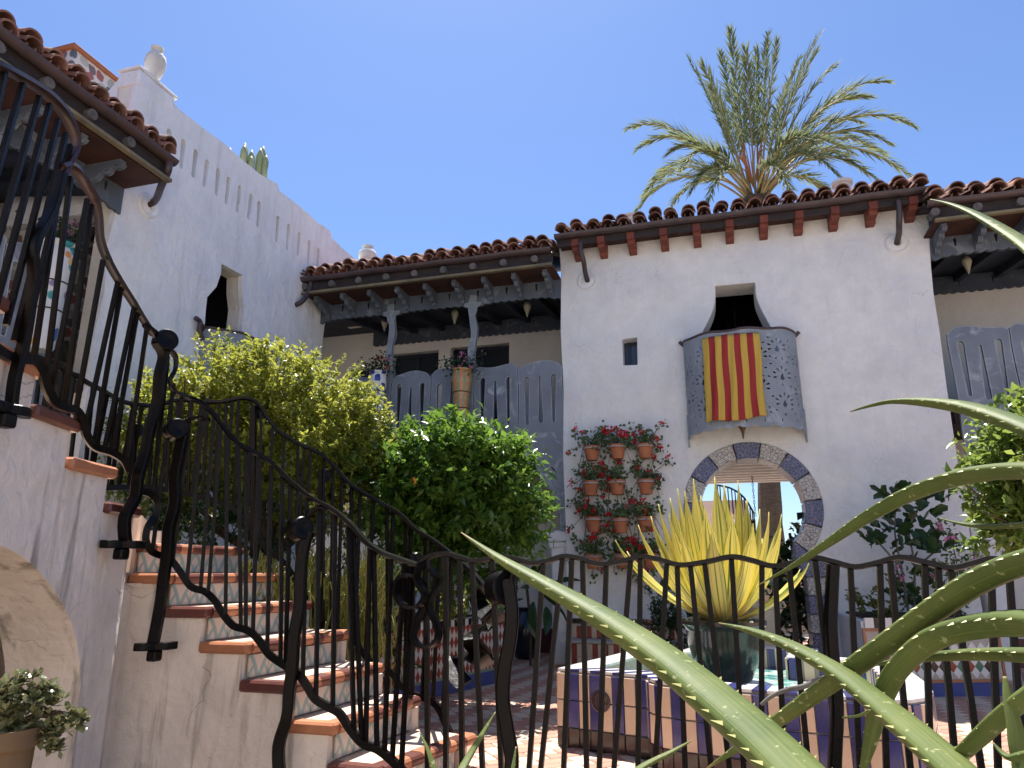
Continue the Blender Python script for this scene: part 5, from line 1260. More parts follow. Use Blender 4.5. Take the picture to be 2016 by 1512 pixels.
MB().prism([(p[0] - PLO.x, p[1] - PLO.y) for p in [(x_ - .03, y_) for x_, y_ in pts] + backp], lambda u, v, q: (u, v, q), 0, ztop - .05).build('soil', M['soil'], pl)
for a, b in zip(pts, pts[1:]):
    a, b = Vector(a), Vector(b); e = b - a; ang = math.atan2(e.y, e.x); lo = (a.x - PLO.x, a.y - PLO.y, 0)
    MB().box(0, e.length, .0, .14, .15, ztop - .06).build('diamond_panel', M['harle'], pl, loc=lo, rot=(0, 0, ang))
    MB().box(0, e.length, -.008, .14, 0, .125).build('skirting', M['tblue2'], pl, loc=lo, rot=(0, 0, ang))
    MB().box(0, e.length, -.005, .14, .1255, .1495).build('border_tile', M['tgreenband'], pl, loc=lo, rot=(0, 0, ang))
    n = int(e.length / .055)
    for k in range(n):
        MB().box(k * .055 + .001, k * .055 + .053, -.006, .14, ztop - .059, ztop).build('cap_tile', M['tblack' if k % 2 else 'twhite'], pl, loc=lo, rot=(0, 0, ang))
# loose hanging plant over the planter edge
hl = pxl([(880, 1180, 34), (905, 1205, 26), (870, 1220, 24), (940, 1190, 26)], 7.0)
t7 = empty('trailing_plant', PD(890, 1230, 7.0), label='yellowish trailing plant over the edge of the diamond-tiled planter', cat='plant')
crown('foliage', hl, 900, .05, .03, M['leafY'], t7, origin=t7.location)

# arcade: dark jar and broad-leaved plant
jq = onY(1033, 1312, 9.35)
tag(MB().lathe([(0, 0), (.10, 0), (.12, .02), (.17, .16), (.195, .32), (.17, .46), (.10, .54), (.085, .58), (.11, .62), (.10, .63), (0, .62)], 24).build('jar', glaze('black_blue_glaze', (.012, .014, .022), (.02, .02, .03), 0), smooth=True, angle=50, loc=(jq.x, 9.35, .0)), 'tall black glazed jar standing under the grey arcade arch', 'jar')
def leaf_blade(L, W, mat, nm='leaf'):
    def f(u, v):
        s_ = u * 2 - 1; w_ = W * math.sin(PI * min(1, v * .93 + .05)) ** .8; return Vector((s_ * w_ / 2, L * v, -.25 * L * v * v + abs(s_) * w_ * .18))
    return grid_mesh(nm, 4, 8, f, mat)
bl_ = leaf_blade(.34, .13, M['leafD'])
t8 = empty('broad_leaf_plant', (jq.x + .25, 8.7, .3), label='broad dark-leaved plant in front of the arcade behind the railing', cat='plant')
random.seed(4)
for (x, y, rz, rx) in ((1040, 1160, 40, 10), (1062, 1165, -30, -25), (1082, 1180, -70, -40), (1050, 1185, 160, -60), (1075, 1195, -140, -50), (1055, 1140, 0, 50), (1030, 1180, 100, -20), (1090, 1150, -60, 20), (1045, 1205, 180, -70)):
    p = onY(x, y, 8.6 + random.uniform(-.1, .1)) - t8.location; link('leaf', bl_, t8, p, (R(rx), random.uniform(-.5, .5), R(rz)))
MB().tube([(0, 0, -.3), (.0, 0, .2), (-.05, .02, .6)], .018, 6).build('stem', M['stem'], t8)

# ================================================================ RIGHT PLANTER WITH LARGE DIAMOND TILES
rp = empty('diamond_planter', (1.7, 8.1, 0), label='raised planter with large black, red and green diamond tiles right of the arch', cat='planter'); RPO = Vector(rp.location)
A_, B_ = Vector((1.16, 7.40)), Vector((2.38, 7.86)); rzt = onY(1700, 1216, 7.45).z; e = B_ - A_; ang = math.atan2(e.y, e.x); Lr = e.length
lo = (A_.x - RPO.x, A_.y - RPO.y, 0)
MB().prism([(A_.x - RPO.x, A_.y - RPO.y + .02), (B_.x - RPO.x, B_.y - RPO.y + .02), (B_.x - RPO.x, 8.83 - RPO.y), (A_.x - RPO.x, 8.83 - RPO.y)], lambda u, v, q: (u, v, q), 0, rzt - .03).build('body', M['stucco'], rp)
MB().prism([(A_.x - RPO.x + .08, A_.y - RPO.y + .12), (B_.x - RPO.x - .08, B_.y - RPO.y + .1), (B_.x - RPO.x - .08, 8.8 - RPO.y), (A_.x - RPO.x + .08, 8.8 - RPO.y)], lambda u, v, q: (u, v, q), rzt - .029, rzt - .01).build('soil', M['soil'], rp)
MB().box(0, Lr, -.008, .0, .0, .115).build('skirting', M['tblue2'], rp, loc=lo, rot=(0, 0, ang))
for (x0, x1, z0, z1) in ((0, Lr, .117, .142), (0, Lr, rzt - .115, rzt - .09), (0, .025, .143, rzt - .116), (Lr - .025, Lr, .143, rzt - .116)):
    MB().box(x0, x1, -.012, .0, z0, z1).build('border_tile', M['nosO'], rp, loc=lo, rot=(0, 0, ang))
k = 0; x = .03
while x < Lr - .06:
    MB().box(x, x + .083, -.010, .01, rzt - .088, rzt).build('cap_tile', M['tblack' if k % 2 else 'twhite'], rp, loc=lo, rot=(0, 0, ang)); x += .086; k += 1
MB().box(.026, Lr - .026, -.002, .0, .143, rzt - .116).build('grout', M['tgrout'], rp, loc=lo, rot=(0, 0, ang))
DW, DH = .043, .0525
DM = {c: MB().prism([(0, -DH + .002), (DW - .002, 0), (0, DH - .002), (-DW + .002, 0)], lambda u, v, q: (u, q, v), -.009, 0).mesh('diamond_tile', M[c]) for c in ('twhite', 'tblack', 'tred', 'tgreen')}
nzr = int((rzt - .116 - .143) / (2 * DH)); nxr = int((Lr - .06) / (2 * DW))
for i in range(nxr * 2 - 1):
    for j in range(nzr * 2 - 1):
        if (i + j) % 2: continue
        x = .03 + DW * (i + 1); z = .146 + DH * (j + 1)
        c = 'twhite' if i % 2 == 0 else ('tblack', 'tblack', 'tred', 'tgreen', 'tred', 'tgreen')[(i // 2 + j // 3) % 6]
        link('diamond_tile', DM[c], rp, Vector(lo) + Vector((x * math.cos(ang), x * math.sin(ang), z)), (0, 0, ang))
# fig tree
def fig_leaf():
    P = []
    for (a, r) in ((-150, .35), (-120, .55), (-95, .42), (-75, .80), (-55, .72), (-42, .42), (-25, .82), (0, 1.0), (25, .82), (42, .42), (55, .72), (75, .80), (95, .42), (120, .55), (150, .35), (180, .12)): P.append((math.sin(R(a)) * r, math.cos(R(a)) * r))
    m = MB(); vs = [(0, 0, 0)] + [(x * .105, y * .115 + .04, -.03 * (x * x + y * y) + .02 * math.sin(x * 5)) for x, y in P]; n = len(P); m.add(vs, [(0, 1 + i, 1 + (i + 1) % n) for i in range(n)]); return m.mesh('leaf', M['leafD'])
FIG = fig_leaf(); random.seed(31)
fg = empty('fig_plant', (1.9, 8.3, rzt), label='young fig with large dark lobed leaves against the white wall', cat='plant'); FGO = Vector(fg.location)
stm = [[(1790, 1215), (1775, 1120), (1762, 1050), (1765, 975)], [(1800, 1210), (1800, 1110), (1790, 1040), (1820, 985)], [(1775, 1120), (1745, 1085), (1722, 1060)], [(1800, 1120), (1835, 1090), (1852, 1065)]]
for s_ in stm: MB().tube(catmull([onY(x, y, 8.3) - FGO for x, y in s_], 5), .011, 6, scale=lambda t: 1.2 - .6 * t).build('stem', M['log'], fg, smooth=True)
for (x, y) in ((1768, 962), (1748, 978), (1785, 970), (1815, 985), (1838, 978), (1855, 990), (1768, 1000), (1798, 1008), (1832, 1012), (1752, 1022), (1785, 1032), (1812, 1038), (1772, 1052), (1745, 1045), (1722, 1052), (1735, 1072), (1758, 1078), (1715, 1075), (1782, 1072), (1832, 1070), (1850, 1058), (1862, 1080), (1838, 1090), (1812, 1075), (1775, 1112), (1798, 1130), (1780, 1155), (1805, 1172), (1765, 1180), (1835, 1150), (1850, 1120), (1790, 1190)):
    p = onY(x, y, 8.3 + random.uniform(-.12, .12)) - FGO; o = link('leaf', FIG, fg, p, (R(random.uniform(35, 95)), R(random.uniform(-35, 35)), R(random.uniform(-70, 70) + (180 if random.random() < .4 else 0)))); s_ = random.uniform(.85, 1.35); o.scale = (s_, s_, s_)
    p = p + Vector((random.uniform(-.1, .1), random.uniform(-.06, .06), random.uniform(-.08, .08))); o = link('leaf', FIG, fg, p, (R(random.uniform(35, 95)), R(random.uniform(-35, 35)), R(random.uniform(-90, 90)))); s_ = random.uniform(.8, 1.2); o.scale = (s_, s_, s_)
# pink-flowered climber
pk = empty('pink_climber', (2.45, 8.35, rzt), label='pink-flowered climber beside the fig at the facade corner', cat='plant'); PKO = Vector(pk.location)
C = []
for s_ in (((1880, 1190), (1885, 1120), (1870, 1060), (1850, 1040)), ((1885, 1200), (1900, 1140), (1912, 1100)), ((1840, 1200), (1850, 1150), (1838, 1120)), ((1800, 1200), (1775, 1150), (1765, 1120))):
    w_ = catmull([onY(x, y, 8.35) - PKO for x, y in s_], 6); MB().tube(w_, .005, 5).build('stem', M['stem'], pk, smooth=True)
    for q in w_: C.append(np.array(q) + RNG.normal(size=(7, 3)) * .05)
C = np.concatenate(C); n = len(C); link('leaves', leaf_mesh('leaves', C, rnd(n), rnd(n) + np.array([0, -.5, .5]), .07, .035, M['leafGer']), pk)
for (x, y) in ((1868, 1058), (1883, 1060), (1848, 1040), (1765, 1118), (1778, 1137), (1835, 1132), (1919, 1101), (1850, 1036)):
    f_ = np.array(onY(x, y, 8.25) - PKO) + RNG.normal(size=(9, 3)) * .012; link('flower', leaf_mesh('flower', f_, rnd(9), rnd(9) + np.array([0, -1, .2]), .035, .03, M['pink'], mid=.6), pk)
M['succ'] = leafmat('olive_succulent', (.10, .13, .035), (.17, .18, .06), .15, .3)
sg_ = pxl([(1705, 1183, 14), (1700, 1200, 12), (1715, 1196, 12), (1760, 1212, 10), (1830, 1212, 12), (1740, 1218, 8)], 7.9)
t9 = empty('succulent_mound', PD(1705, 1215, 7.9), label='olive rosette succulents along the rim of the right planter', cat='succulent'); crown('foliage', sg_, 500, .045, .03, M['succ'], t9, origin=t9.location)

# ================================================================ THINGS SEEN THROUGH THE ARCH
cq = onY(1512, 1300, 8.3)
tp = empty('tall_planter', (cq.x, 8.3, 0), label='tall cream planter before the right jamb of the tile arch', cat='planter')
MB().lathe([(0, 0), (.12, 0), (.125, .02), (.165, .70), (.185, .71), (.185, .76), (.16, .76), (.15, .70), (0, .68)], 28).build('body', plain('cream_ceramic', (.62, .55, .40), (.55, .48, .35), .5, 40, .5, .01, .4), tp, smooth=True, angle=40)
fl2 = pxl([(1578, 1110, 22), (1590, 1130, 24), (1580, 1180, 28), (1590, 1235, 26), (1552, 1120, 18), (1610, 1270, 20)], 9.75)
t10 = empty('passage_ficus', PD(1580, 1300, 9.75), label='dark large-leaved ficus standing in the passage behind the arch', cat='plant')
crown('foliage', fl2, 700, .15, .10, M['leafD'], t10, origin=t10.location, tw=10)
MB().tube([(0, 0, 0), (.02, 0, .8), (0, .05, 1.5)], .02, 6).build('stem', M['stem'], t10)
M['pinkwall'] = stucco('pink_plaster', (.66, .50, .43), (.60, .45, .38), (.5, .37, .31), .2)
pkb = empty('pink_house', (2.6, 27, 0), label='distant pink house with outside stair seen through the arch', cat='building')
xq0, xq1 = onY(1410, 1000, 27).x, onY(1480, 1000, 27).x; zq = onY(1430, 985, 27).z; zq2 = onY(1478, 1030, 27).z
MB().prism([(xq0 - 6, -.5), (xq1, -.5), (xq1, zq2), (xq0 + 1.0, zq), (xq0 - 6, zq)], lambda u, v, q: (u - 2.6, q, v), 0, 4).build('wall', M['pinkwall'], pkb)
for px in (1440, 1466, 1480):
    w_ = onY(px, 1045, 27); MB().box(w_.x - 2.6 - .16, w_.x - 2.6 + .16, -.06, .03, w_.z - .5, w_.z + .4).build('window', M['whitewood'], pkb); MB().box(w_.x - 2.6 - .10, w_.x - 2.6 + .10, -.075, -.062, w_.z - .44, w_.z + .34).build('window_pane', M['glass'], pkb)
rl = [onY(x, y, 26.9) - pkb.location for x, y in ((1412, 955), (1440, 962), (1465, 980), (1484, 1010))]
MB().tube(catmull(rl, 5), .035, 5).build('handrail', M['iron'], pkb)
for k, q in enumerate(catmull(rl, 4)): MB().tube([q, q - Vector((0, 0, .9))], .02, 4).build('baluster', M['iron'], pkb)
chn = onY(1482, 955, 11.4)
mch = MB()
for k in range(14): mch.tube([(.012 * math.cos(a) * (1 if k % 2 else .2), .012 * math.cos(a) * (.2 if k % 2 else 1), -k * .045 + .028 * math.sin(a)) for a in [2 * PI * j / 8 for j in range(8)]], .004, 4, closed=True)
o = mch.build('hanging_chain', M['iron'], loc=(chn.x, 11.4, 2.49)); tag(o, 'dark chain hanging from the passage ceiling behind the arch', 'chain')
bw = empty('garden_wall', (1.5, 15, 0), label='low brick-coloured wall beyond the passage', cat='wall')
MB().box(-5, 6, 0, .3, -.5, 1.0).build('wall', M['pinkwall'], bw)
hx = []
for k in range(26):
    hx.append((Vector((-5 + k * .55 + random.uniform(-.2, .2), 14.6 + random.uniform(-.3, .3), .55 + random.uniform(-.15, .25))), random.uniform(.35, .55)))
hd = empty('hedge', (1, 14.6, 0), label='dark green hedge in the garden beyond the passage', cat='hedge'); crown('foliage', hx, 7000, .09, .045, M['leafD'], hd, origin=hd.location)

# ================================================================ PALM
M['frond'] = leafmat('palm_leaflet', (.15, .185, .095), (.25, .28, .135), .34, .08, rough=.65)
M['rachis'] = plain('palm_rachis', (.34, .27, .12), (.26, .19, .08), .6, 6, .1, .003, .3)
M['trunkp'] = plain('palm_trunk', (.13, .10, .075), (.07, .055, .045), .95, 7, .8, .03, .1, stretch=(1, 1, 3))
PDT = 18.5; pc = PD(1487, 392, PDT); pb_ = PD(1516, 1000, PDT)
pm_ = empty('date_palm', (pb_.x, pb_.y, -.5), label='tall date palm rising behind the white facade roof', cat='palm tree'); PMO = Vector(pm_.location)
tr_ = catmull([Vector((0, 0, 0)), pb_ - PMO, pb_.lerp(pc, .5) - PMO + Vector((.08, 0, 0)), pc - PMO], 10)
m = MB().tube(tr_, .27, 14, scale=lambda t: 1.1 - .25 * t + .05 * math.sin(t * 120) + (.35 * max(0, t - .92) / .08))
m.build('trunk', M['trunkp'], pm_)
# leaf-base stubs under the crown
mm_ = MB()
for k in range(46):
    a = k * 2.4; h = -1.2 + k * .028; d = Vector((math.cos(a), math.sin(a), .9)); p = pc - PMO + Vector((0, 0, h)) + Vector((math.cos(a), math.sin(a), 0)) * .2; mm_.tube([p, p + d * .22], .05, 5, scale=lambda t: 1 - .5 * t)
mm_.build('leaf_bases', M['trunkp'], pm_)['kind'] = 'stuff'
random.seed(17)
TP = [(1437, 62, 0), (1512, 70, 1.0), (1530, 85, -.6), (1612, 72, .5), (1606, 104, -.5), (1645, 130, 1.0), (1742, 160, .4), (1705, 190, -1.0), (1795, 246, .5), (1748, 280, -1), (1735, 300, 1.5), (1675, 300, -2), (1798, 352, 1.0), (1735, 362, -1.2), (1356, 118, .4), (1384, 130, -.8), (1418, 108, 1.2), (1468, 98, -.8), (1240, 252, .3), (1258, 292, -1.2), (1340, 335, -2.2), (1250, 418, .4), (1312, 424, -1.4), (1392, 402, -2.4), (1602, 280, -2.2), (1560, 385, -2.6), (1650, 345, -2.4), (1400, 175, 1.6), (1560, 150, 1.6), (1575, 118, 1.2), (1290, 350, 1.6), (1700, 335, 2.2), (1320, 300, -1.2), (1690, 240, 1.8), (1490, 100, .6), (1270, 380, .9), (1360, 378, -1.8), (1640, 395, 1.2)]
for i, (x, y, dy) in enumerate(TP):
    d = ray(x, y); tip = C0 + d * ((pc.y + dy) / d.y) - PMO; b = pc - PMO; v = tip - b; hz = math.hypot(v.x, v.y); od = Vector((v.x, v.y, 0)).normalized() if hz > .05 else Vector((1, 0, 0))
    base = b + od * .16 + Vector((0, 0, random.uniform(-.15, .2))); lift = .30 * hz + .32 * max(0, hz - .45 * max(v.z, 0))
    ctrl = base.lerp(tip, .55) + Vector((0, 0, lift)) - od * .05
    N_ = 44; P = []; D = []; Nn = []; Ls = []
    path = []; wob_ = random.uniform(-.5, .5)
    for k in range(N_ + 1):
        t = k / N_; p = base * (1 - t) ** 2 + ctrl * 2 * t * (1 - t) + tip * t * t; tg = ((ctrl - base) * (1 - t) + (tip - ctrl) * t).normalized(); path.append(p)
        if t < .27: continue
        sd = tg.cross(Vector((0, 0, 1))); sd = sd.normalized() if sd.length > .05 else Vector((1, 0, 0)); up_v = sd.cross(tg)
        for sg in (-1, 1):
            for jj in range(2):
                P.append(p + tg * random.uniform(0, .04)); fa = 1.0 + .4 * t; D.append(tg * fa + sd * sg * (.72 - .3 * t) + up_v * (random.uniform(.05, .5)) + Vector((0, 0, -.12)) + Vector([random.gauss(0, .17) for _ in range(3)])); Nn.append(up_v + sd * sg * .3 + Vector([random.gauss(0, .3) for _ in range(3)])); Ls.append((.60 * math.sin(PI * (.12 + .80 * t)) ** .6 + .05) * random.uniform(.8, 1.1))
    fr2 = MB().tube(path, .032, 5, scale=lambda t: 1.1 - .95 * t).build('frond', M['rachis'], pm_, smooth=True)
    link('leaflets', leaf_mesh('leaflets', np.array(P), np.array(D), np.array(Nn), np.array(Ls), .046, M['frond'], fold=.1, curl=.10, mid=.3), fr2)['kind'] = 'stuff'
# dry fruit stalks glowing orange in the heart of the crown
m = MB()
for k in range(24):
    a = random.uniform(0, 6.28); p0 = pc - PMO + Vector((0, 0, .3)); p1 = p0 + Vector((math.cos(a) * .35, math.sin(a) * .35, random.uniform(.7, 1.5))); m.tube(catmull([p0, p0.lerp(p1, .6) + Vector((0, 0, .2)), p1], 3), .012, 4)
m.build('fruit_stalks', plain('dry_fruit_stalk', (.50, .20, .06), (.4, .15, .05), .7, 5, 0), pm_)['kind'] = 'stuff'

# ================================================================ CACTI AND TILED BOX ON THE ROOF
M['cactus'] = plain('cactus_skin', (.24, .29, .16), (.32, .35, .20), .6, 8, .2, .004, .3)
def cactus(p, h, lst, label):
    o = empty('cactus', p, label=label, cat='cactus', group='cacti on the roof parapets')
    for (x, y, z0, z1, r) in lst:
        n = 10; pth = [(x + (x * .25) * (k / n), y, z0 + (z1 - z0) * k / n) for k in range(n + 1)]
        MB().sweep(pth, [((r * (1 + .16 * (q % 2))) * math.cos(2 * PI * q / 12), (r * (1 + .16 * (q % 2))) * math.sin(2 * PI * q / 12)) for q in range(12)], side=(1, 0, 0), scale=lambda t: .55 + .75 * math.sin(min(1, t * 1.1 + .1) * PI * .62) if t < .9 else .62 * (1.02 - t) / .12 + .12).build('stem', M['cactus'], o, smooth=True)
c1 = onX(492, 335, XL - .25)
cactus(c1 - Vector((0, 0, .25)), .7, [(0, 0, 0, .56, .036), (.05, .10, .05, .64, .034), (-.05, .05, .1, .48, .03), (.02, .20, .05, .74, .034), (-.02, -.12, .05, .60, .032), (.03, -.20, .1, .50, .03), (.0, .30, .0, .52, .03), (.04, -.06, .1, .42, .03), (.0, .52, .0, .36, .026), (.0, .26, .1, .60, .03), (.1, .15, .1, .55, .03), (-.1, -.28, .1, .44, .028)], 'clump of pale columnar cactus on the left parapet')
c2 = PD(8, 50, 6.4); cactus(c2 - Vector((0, 0, .3)), .6, [(0, 0, 0, .42, .028), (.04, .02, .1, .36, .022)], 'small cactus tip above the tiles in the top left corner')
def motif():
    t = NT('painted_motif_tile'); sx_ = t.n('SeparateXYZ'); t.l(t.pos(), sx_.inputs[0]); cx_ = t.n('CombineXYZ'); t.l(t.math('ADD', sx_.outputs[1], sx_.outputs[0]), cx_.inputs[0]); t.l(sx_.outputs[2], cx_.inputs[1]); p = cx_.outputs[0]; v = t.n('TexVoronoi', voronoi_dimensions='2D'); v.inputs['Scale'].default_value = 7.5; v.inputs['Randomness'].default_value = .35
    w_ = t.n('TexNoise'); w_.inputs['Scale'].default_value = 9; t.l(p, w_.inputs['Vector']); ad = t.n('VectorMath', operation='MULTIPLY_ADD'); t.l(w_.outputs['Color'], ad.inputs[0]); ad.inputs[1].default_value = (.09, .09, .09); t.l(p, ad.inputs[2]); t.l(ad.outputs[0], v.inputs['Vector'])
    r = t.n('SeparateColor'); t.l(v.outputs['Color'], r.inputs[0]); k = t.ramp(v.outputs['Distance'], [(.40, BW[1]), (.43, BW[0])])
    c = t.mix(k, (.62, .56, .50), t.ramp(r.outputs[0], [(0, (.38, .11, .08)), (.42, (.10, .12, .13)), (.72, (.42, .40, .36))])); c.node.inputs
    return t.fin(c, .35, spec=.4)
M['motif'] = motif()
BXX = -6.7; ta = onX(147, 92, BXX); tb = onX(262, 152, BXX)
tbx = empty('tiled_roof_box', (BXX, ta.y, 0), label='rooftop box clad in painted red and grey tiles behind the upper-left eave', cat='roof box')
MB().box(-1.2, 0, 0, tb.y - ta.y + .4, 3.5, ta.z - .03).build('tile_cladding', M['motif'], tbx)
MB().box(-1.24, .04, -.04, tb.y - ta.y + .44, ta.z - .029, ta.z + .025).build('cap', M['terra'], tbx, bevel=.01)

# ================================================================ JADE PLANT BY THE STAIR NICHE
M['jade'] = leafmat('variegated_jade_leaf', (.10, .13, .06), (.36, .34, .17), .12, .4, rough=.35)
jp = PD(-12, 1512, 2.75); jd = empty('jade_pot', (jp.x, jp.y, -.55), label='jade plant with pale-edged leaves in a tan pot at lower left', cat='potted plant'); JO_ = Vector(jd.location)
zr = PD(0, 1432, 2.75).z
MB().lathe([(0, 0), (.07, 0), (.075, .02), (.095, zr + .55 - .06), (.108, zr + .55 - .05), (.11, zr + .55), (.095, zr + .55), (.09, zr + .50), (0, zr + .49)], 28).build('pot', plain('tan_clay', (.15, .10, .055), (.11, .075, .045), .8, 9, .3, .004, .2), jd, smooth=True, angle=40)
jl_ = [(60, 1395, 42), (20, 1385, 38), (100, 1375, 36), (75, 1352, 28), (35, 1350, 26), (130, 1420, 28), (160, 1412, 16), (95, 1440, 26), (40, 1445, 24), (10, 1430, 24), (110, 1465, 18), (0, 1365, 22)]
lj = pxl(jl_, 2.72); mst = MB()
for c, r in lj: mst.tube(catmull([Vector((jp.x, jp.y, zr - .02)) - JO_, Vector((jp.x, jp.y, zr + .05)).lerp(c, .5) - JO_, c - JO_], 4), .008, 5)
mst.build('stems', M['stem'], jd, smooth=True)
C = []; D = []
for c, r in lj:
    for _ in range(int(14 + r * 110)):
        q = np.array(c) + rnd(1)[0] * r * .8 * RNG.random() ** .4; ax = rnd(1)[0] + np.array([0, 0, .6]); ax /= np.linalg.norm(ax)
        for k in range(7): dd = np.cross(ax, rnd(1)[0]); C.append(q); D.append(dd / np.linalg.norm(dd) + ax * (.25 + .12 * k))
C, D = np.array(C), np.array(D); n = len(C); link('leaves', leaf_mesh('leaves', C - np.array(JO_), D, rnd(n) * .3 + np.array([0, 0, 1]), RNG.uniform(.022, .034, n), RNG.uniform(.015, .022, n), M['jade'], mid=.62, fold=.12, curl=-.1), jd)

# ================================================================ ALOE IN THE FOREGROUND
def aloemat():
    t = NT('aloe_leaf'); p = t.pos(); tc = t.n('TexCoord'); sp = t.n('SeparateXYZ'); t.l(tc.outputs['UV'], sp.inputs[0])
    n = t.noise(p, 7, 4); c = t.mix(t.ramp(n, [(.35, BW[0]), (.7, BW[1])]), (.055, .085, .021), (.105, .13, .036))
    mp = t.n('Mapping'); mp.inputs['Scale'].default_value = (26, 2.0, 1); t.l(tc.outputs['UV'], mp.inputs[0]); sk = t.noise(mp.outputs[0], 1.0, 4, .6)
    c = t.mix(t.math('MULTIPLY', t.ramp(sk, [(.45, BW[0]), (.7, BW[1])]), .45), c, (.16, .18, .065))
    c = t.mix(t.ramp(t.noise(p, 70, 3), [(.64, BW[0]), (.70, BW[1])]), c, (.24, .25, .12))
    c = t.mix(t.math('MULTIPLY', t.ramp(t.noise(p, 22, 5, .7), [(.68, BW[0]), (.72, BW[1])]), .8), c, (.12, .085, .05))
    c = t.mix(t.ramp(sp.outputs[1], [(.0, BW[1]), (.045, BW[0])]), c, (.30, .22, .10))
    return t.fin(c, .5, t.bump(sk, .25, .003, t.bump(t.noise(p, 60, 4), .2, .002)), spec=.16)
M['aloe'] = aloemat(); M['tooth'] = plain('aloe_tooth', (.46, .46, .16), (.4, .38, .14), .5, 20, 0)
al = empty('aloe_plant', (.95, .75, 0), label='big toothed aloe sprawling across the right foreground', cat='plant'); ALO = Vector(al.location)
LV = [  # (x, y, width px, horizontal distance)
 [(908, 1048, 3, 1.75), (980, 1095, 26, 1.68), (1080, 1150, 50, 1.58), (1190, 1212, 72, 1.46), (1300, 1285, 92, 1.32), (1410, 1372, 112, 1.18), (1510, 1460, 126, 1.05), (1610, 1560, 138, .93), (1720, 1680, 145, .82)],
 [(1415, 1226, 3, 1.55), (1480, 1240, 22, 1.50), (1560, 1270, 38, 1.42), (1650, 1320, 52, 1.32), (1740, 1390, 68, 1.2), (1830, 1465, 84, 1.08), (1920, 1550, 96, .97)],
 [(1495, 1150, 3, 1.7), (1560, 1112, 16, 1.66), (1630, 1065, 28, 1.6), (1710, 1010, 40, 1.53), (1800, 962, 50, 1.45), (1900, 930, 56, 1.36), (2016, 918, 62, 1.27), (2130, 930, 68, 1.18), (2300, 990, 74, 1.05)],
 [(1674, 810, 4, 1.6), (1715, 797, 11, 1.57), (1760, 788, 18, 1.53), (1830, 788, 34, 1.47), (1910, 800, 46, 1.4), (2016, 835, 56, 1.3), (2120, 890, 62, 1.2), (2260, 1000, 68, 1.05)],
 [(1832, 392, 3, 1.45), (1875, 402, 12, 1.41), (1930, 425, 22, 1.35), (2016, 478, 34, 1.25), (2090, 545, 44, 1.15)],
 [(1850, 1020, 3, 1.5), (1900, 1031, 12, 1.46), (1960, 1034, 18, 1.4), (2040, 1028, 24, 1.32)],
 [(1392, 1512, 6, 1.6), (1460, 1462, 30, 1.55), (1540, 1405, 44, 1.48), (1630, 1340, 56, 1.4), (1730, 1268, 66, 1.3), (1830, 1195, 74, 1.22), (1930, 1130, 80, 1.14), (2040, 1088, 84, 1.06), (2180, 1070, 88, .95), (2340, 1110, 88, .85)],
 [(1690, 1540, 8, 1.35), (1708, 1470, 34, 1.33), (1728, 1390, 50, 1.3), (1765, 1310, 62, 1.25), (1830, 1250, 74, 1.2), (1920, 1222, 84, 1.14), (2030, 1215, 92, 1.06), (2180, 1240, 96, .95)],
 [(1694, 1312, 3, 1.45), (1760, 1300, 20, 1.40), (1850, 1287, 34, 1.33), (1950, 1282, 44, 1.24), (2050, 1285, 54, 1.16), (2180, 1300, 60, 1.05)],
 [(1660, 1412, 6, 1.2), (1690, 1408, 9, 1.18), (1712, 1398, 12, 1.17)],
 [(2060, 1330, 60, .98), (1990, 1385, 58, 1.0), (1920, 1450, 50, 1.04), (1860, 1510, 36, 1.08), (1820, 1560, 22, 1.1)],
 [(1978, 1332, 8, 1.0), (1985, 1375, 22, .99), (1998, 1430, 34, .98), (2012, 1500, 44, .97)],
 [(975, 1402, 3, 1.6), (952, 1440, 12, 1.58), (925, 1485, 18, 1.55), (895, 1540, 22, 1.5)],
 [(1362, 1457, 3, 1.5), (1320, 1480, 14, 1.48), (1270, 1505, 18, 1.45), (1220, 1540, 22, 1.4)],
 [(826, 1442, 3, 1.55), (842, 1475, 10, 1.53), (860, 1530, 16, 1.5)],
 [(1016, 1470, 3, 1.5), (1010, 1512, 10, 1.48), (1004, 1550, 14, 1.46)],
 [(1955, 1462, 4, .95), (1985, 1488, 20, .94), (2030, 1480, 30, .93)],
]
RC = [Vector((.66, .76, .95)), Vector((.46, .60, .40)), PD(1000, 1760, 1.42)]
random.seed(23)
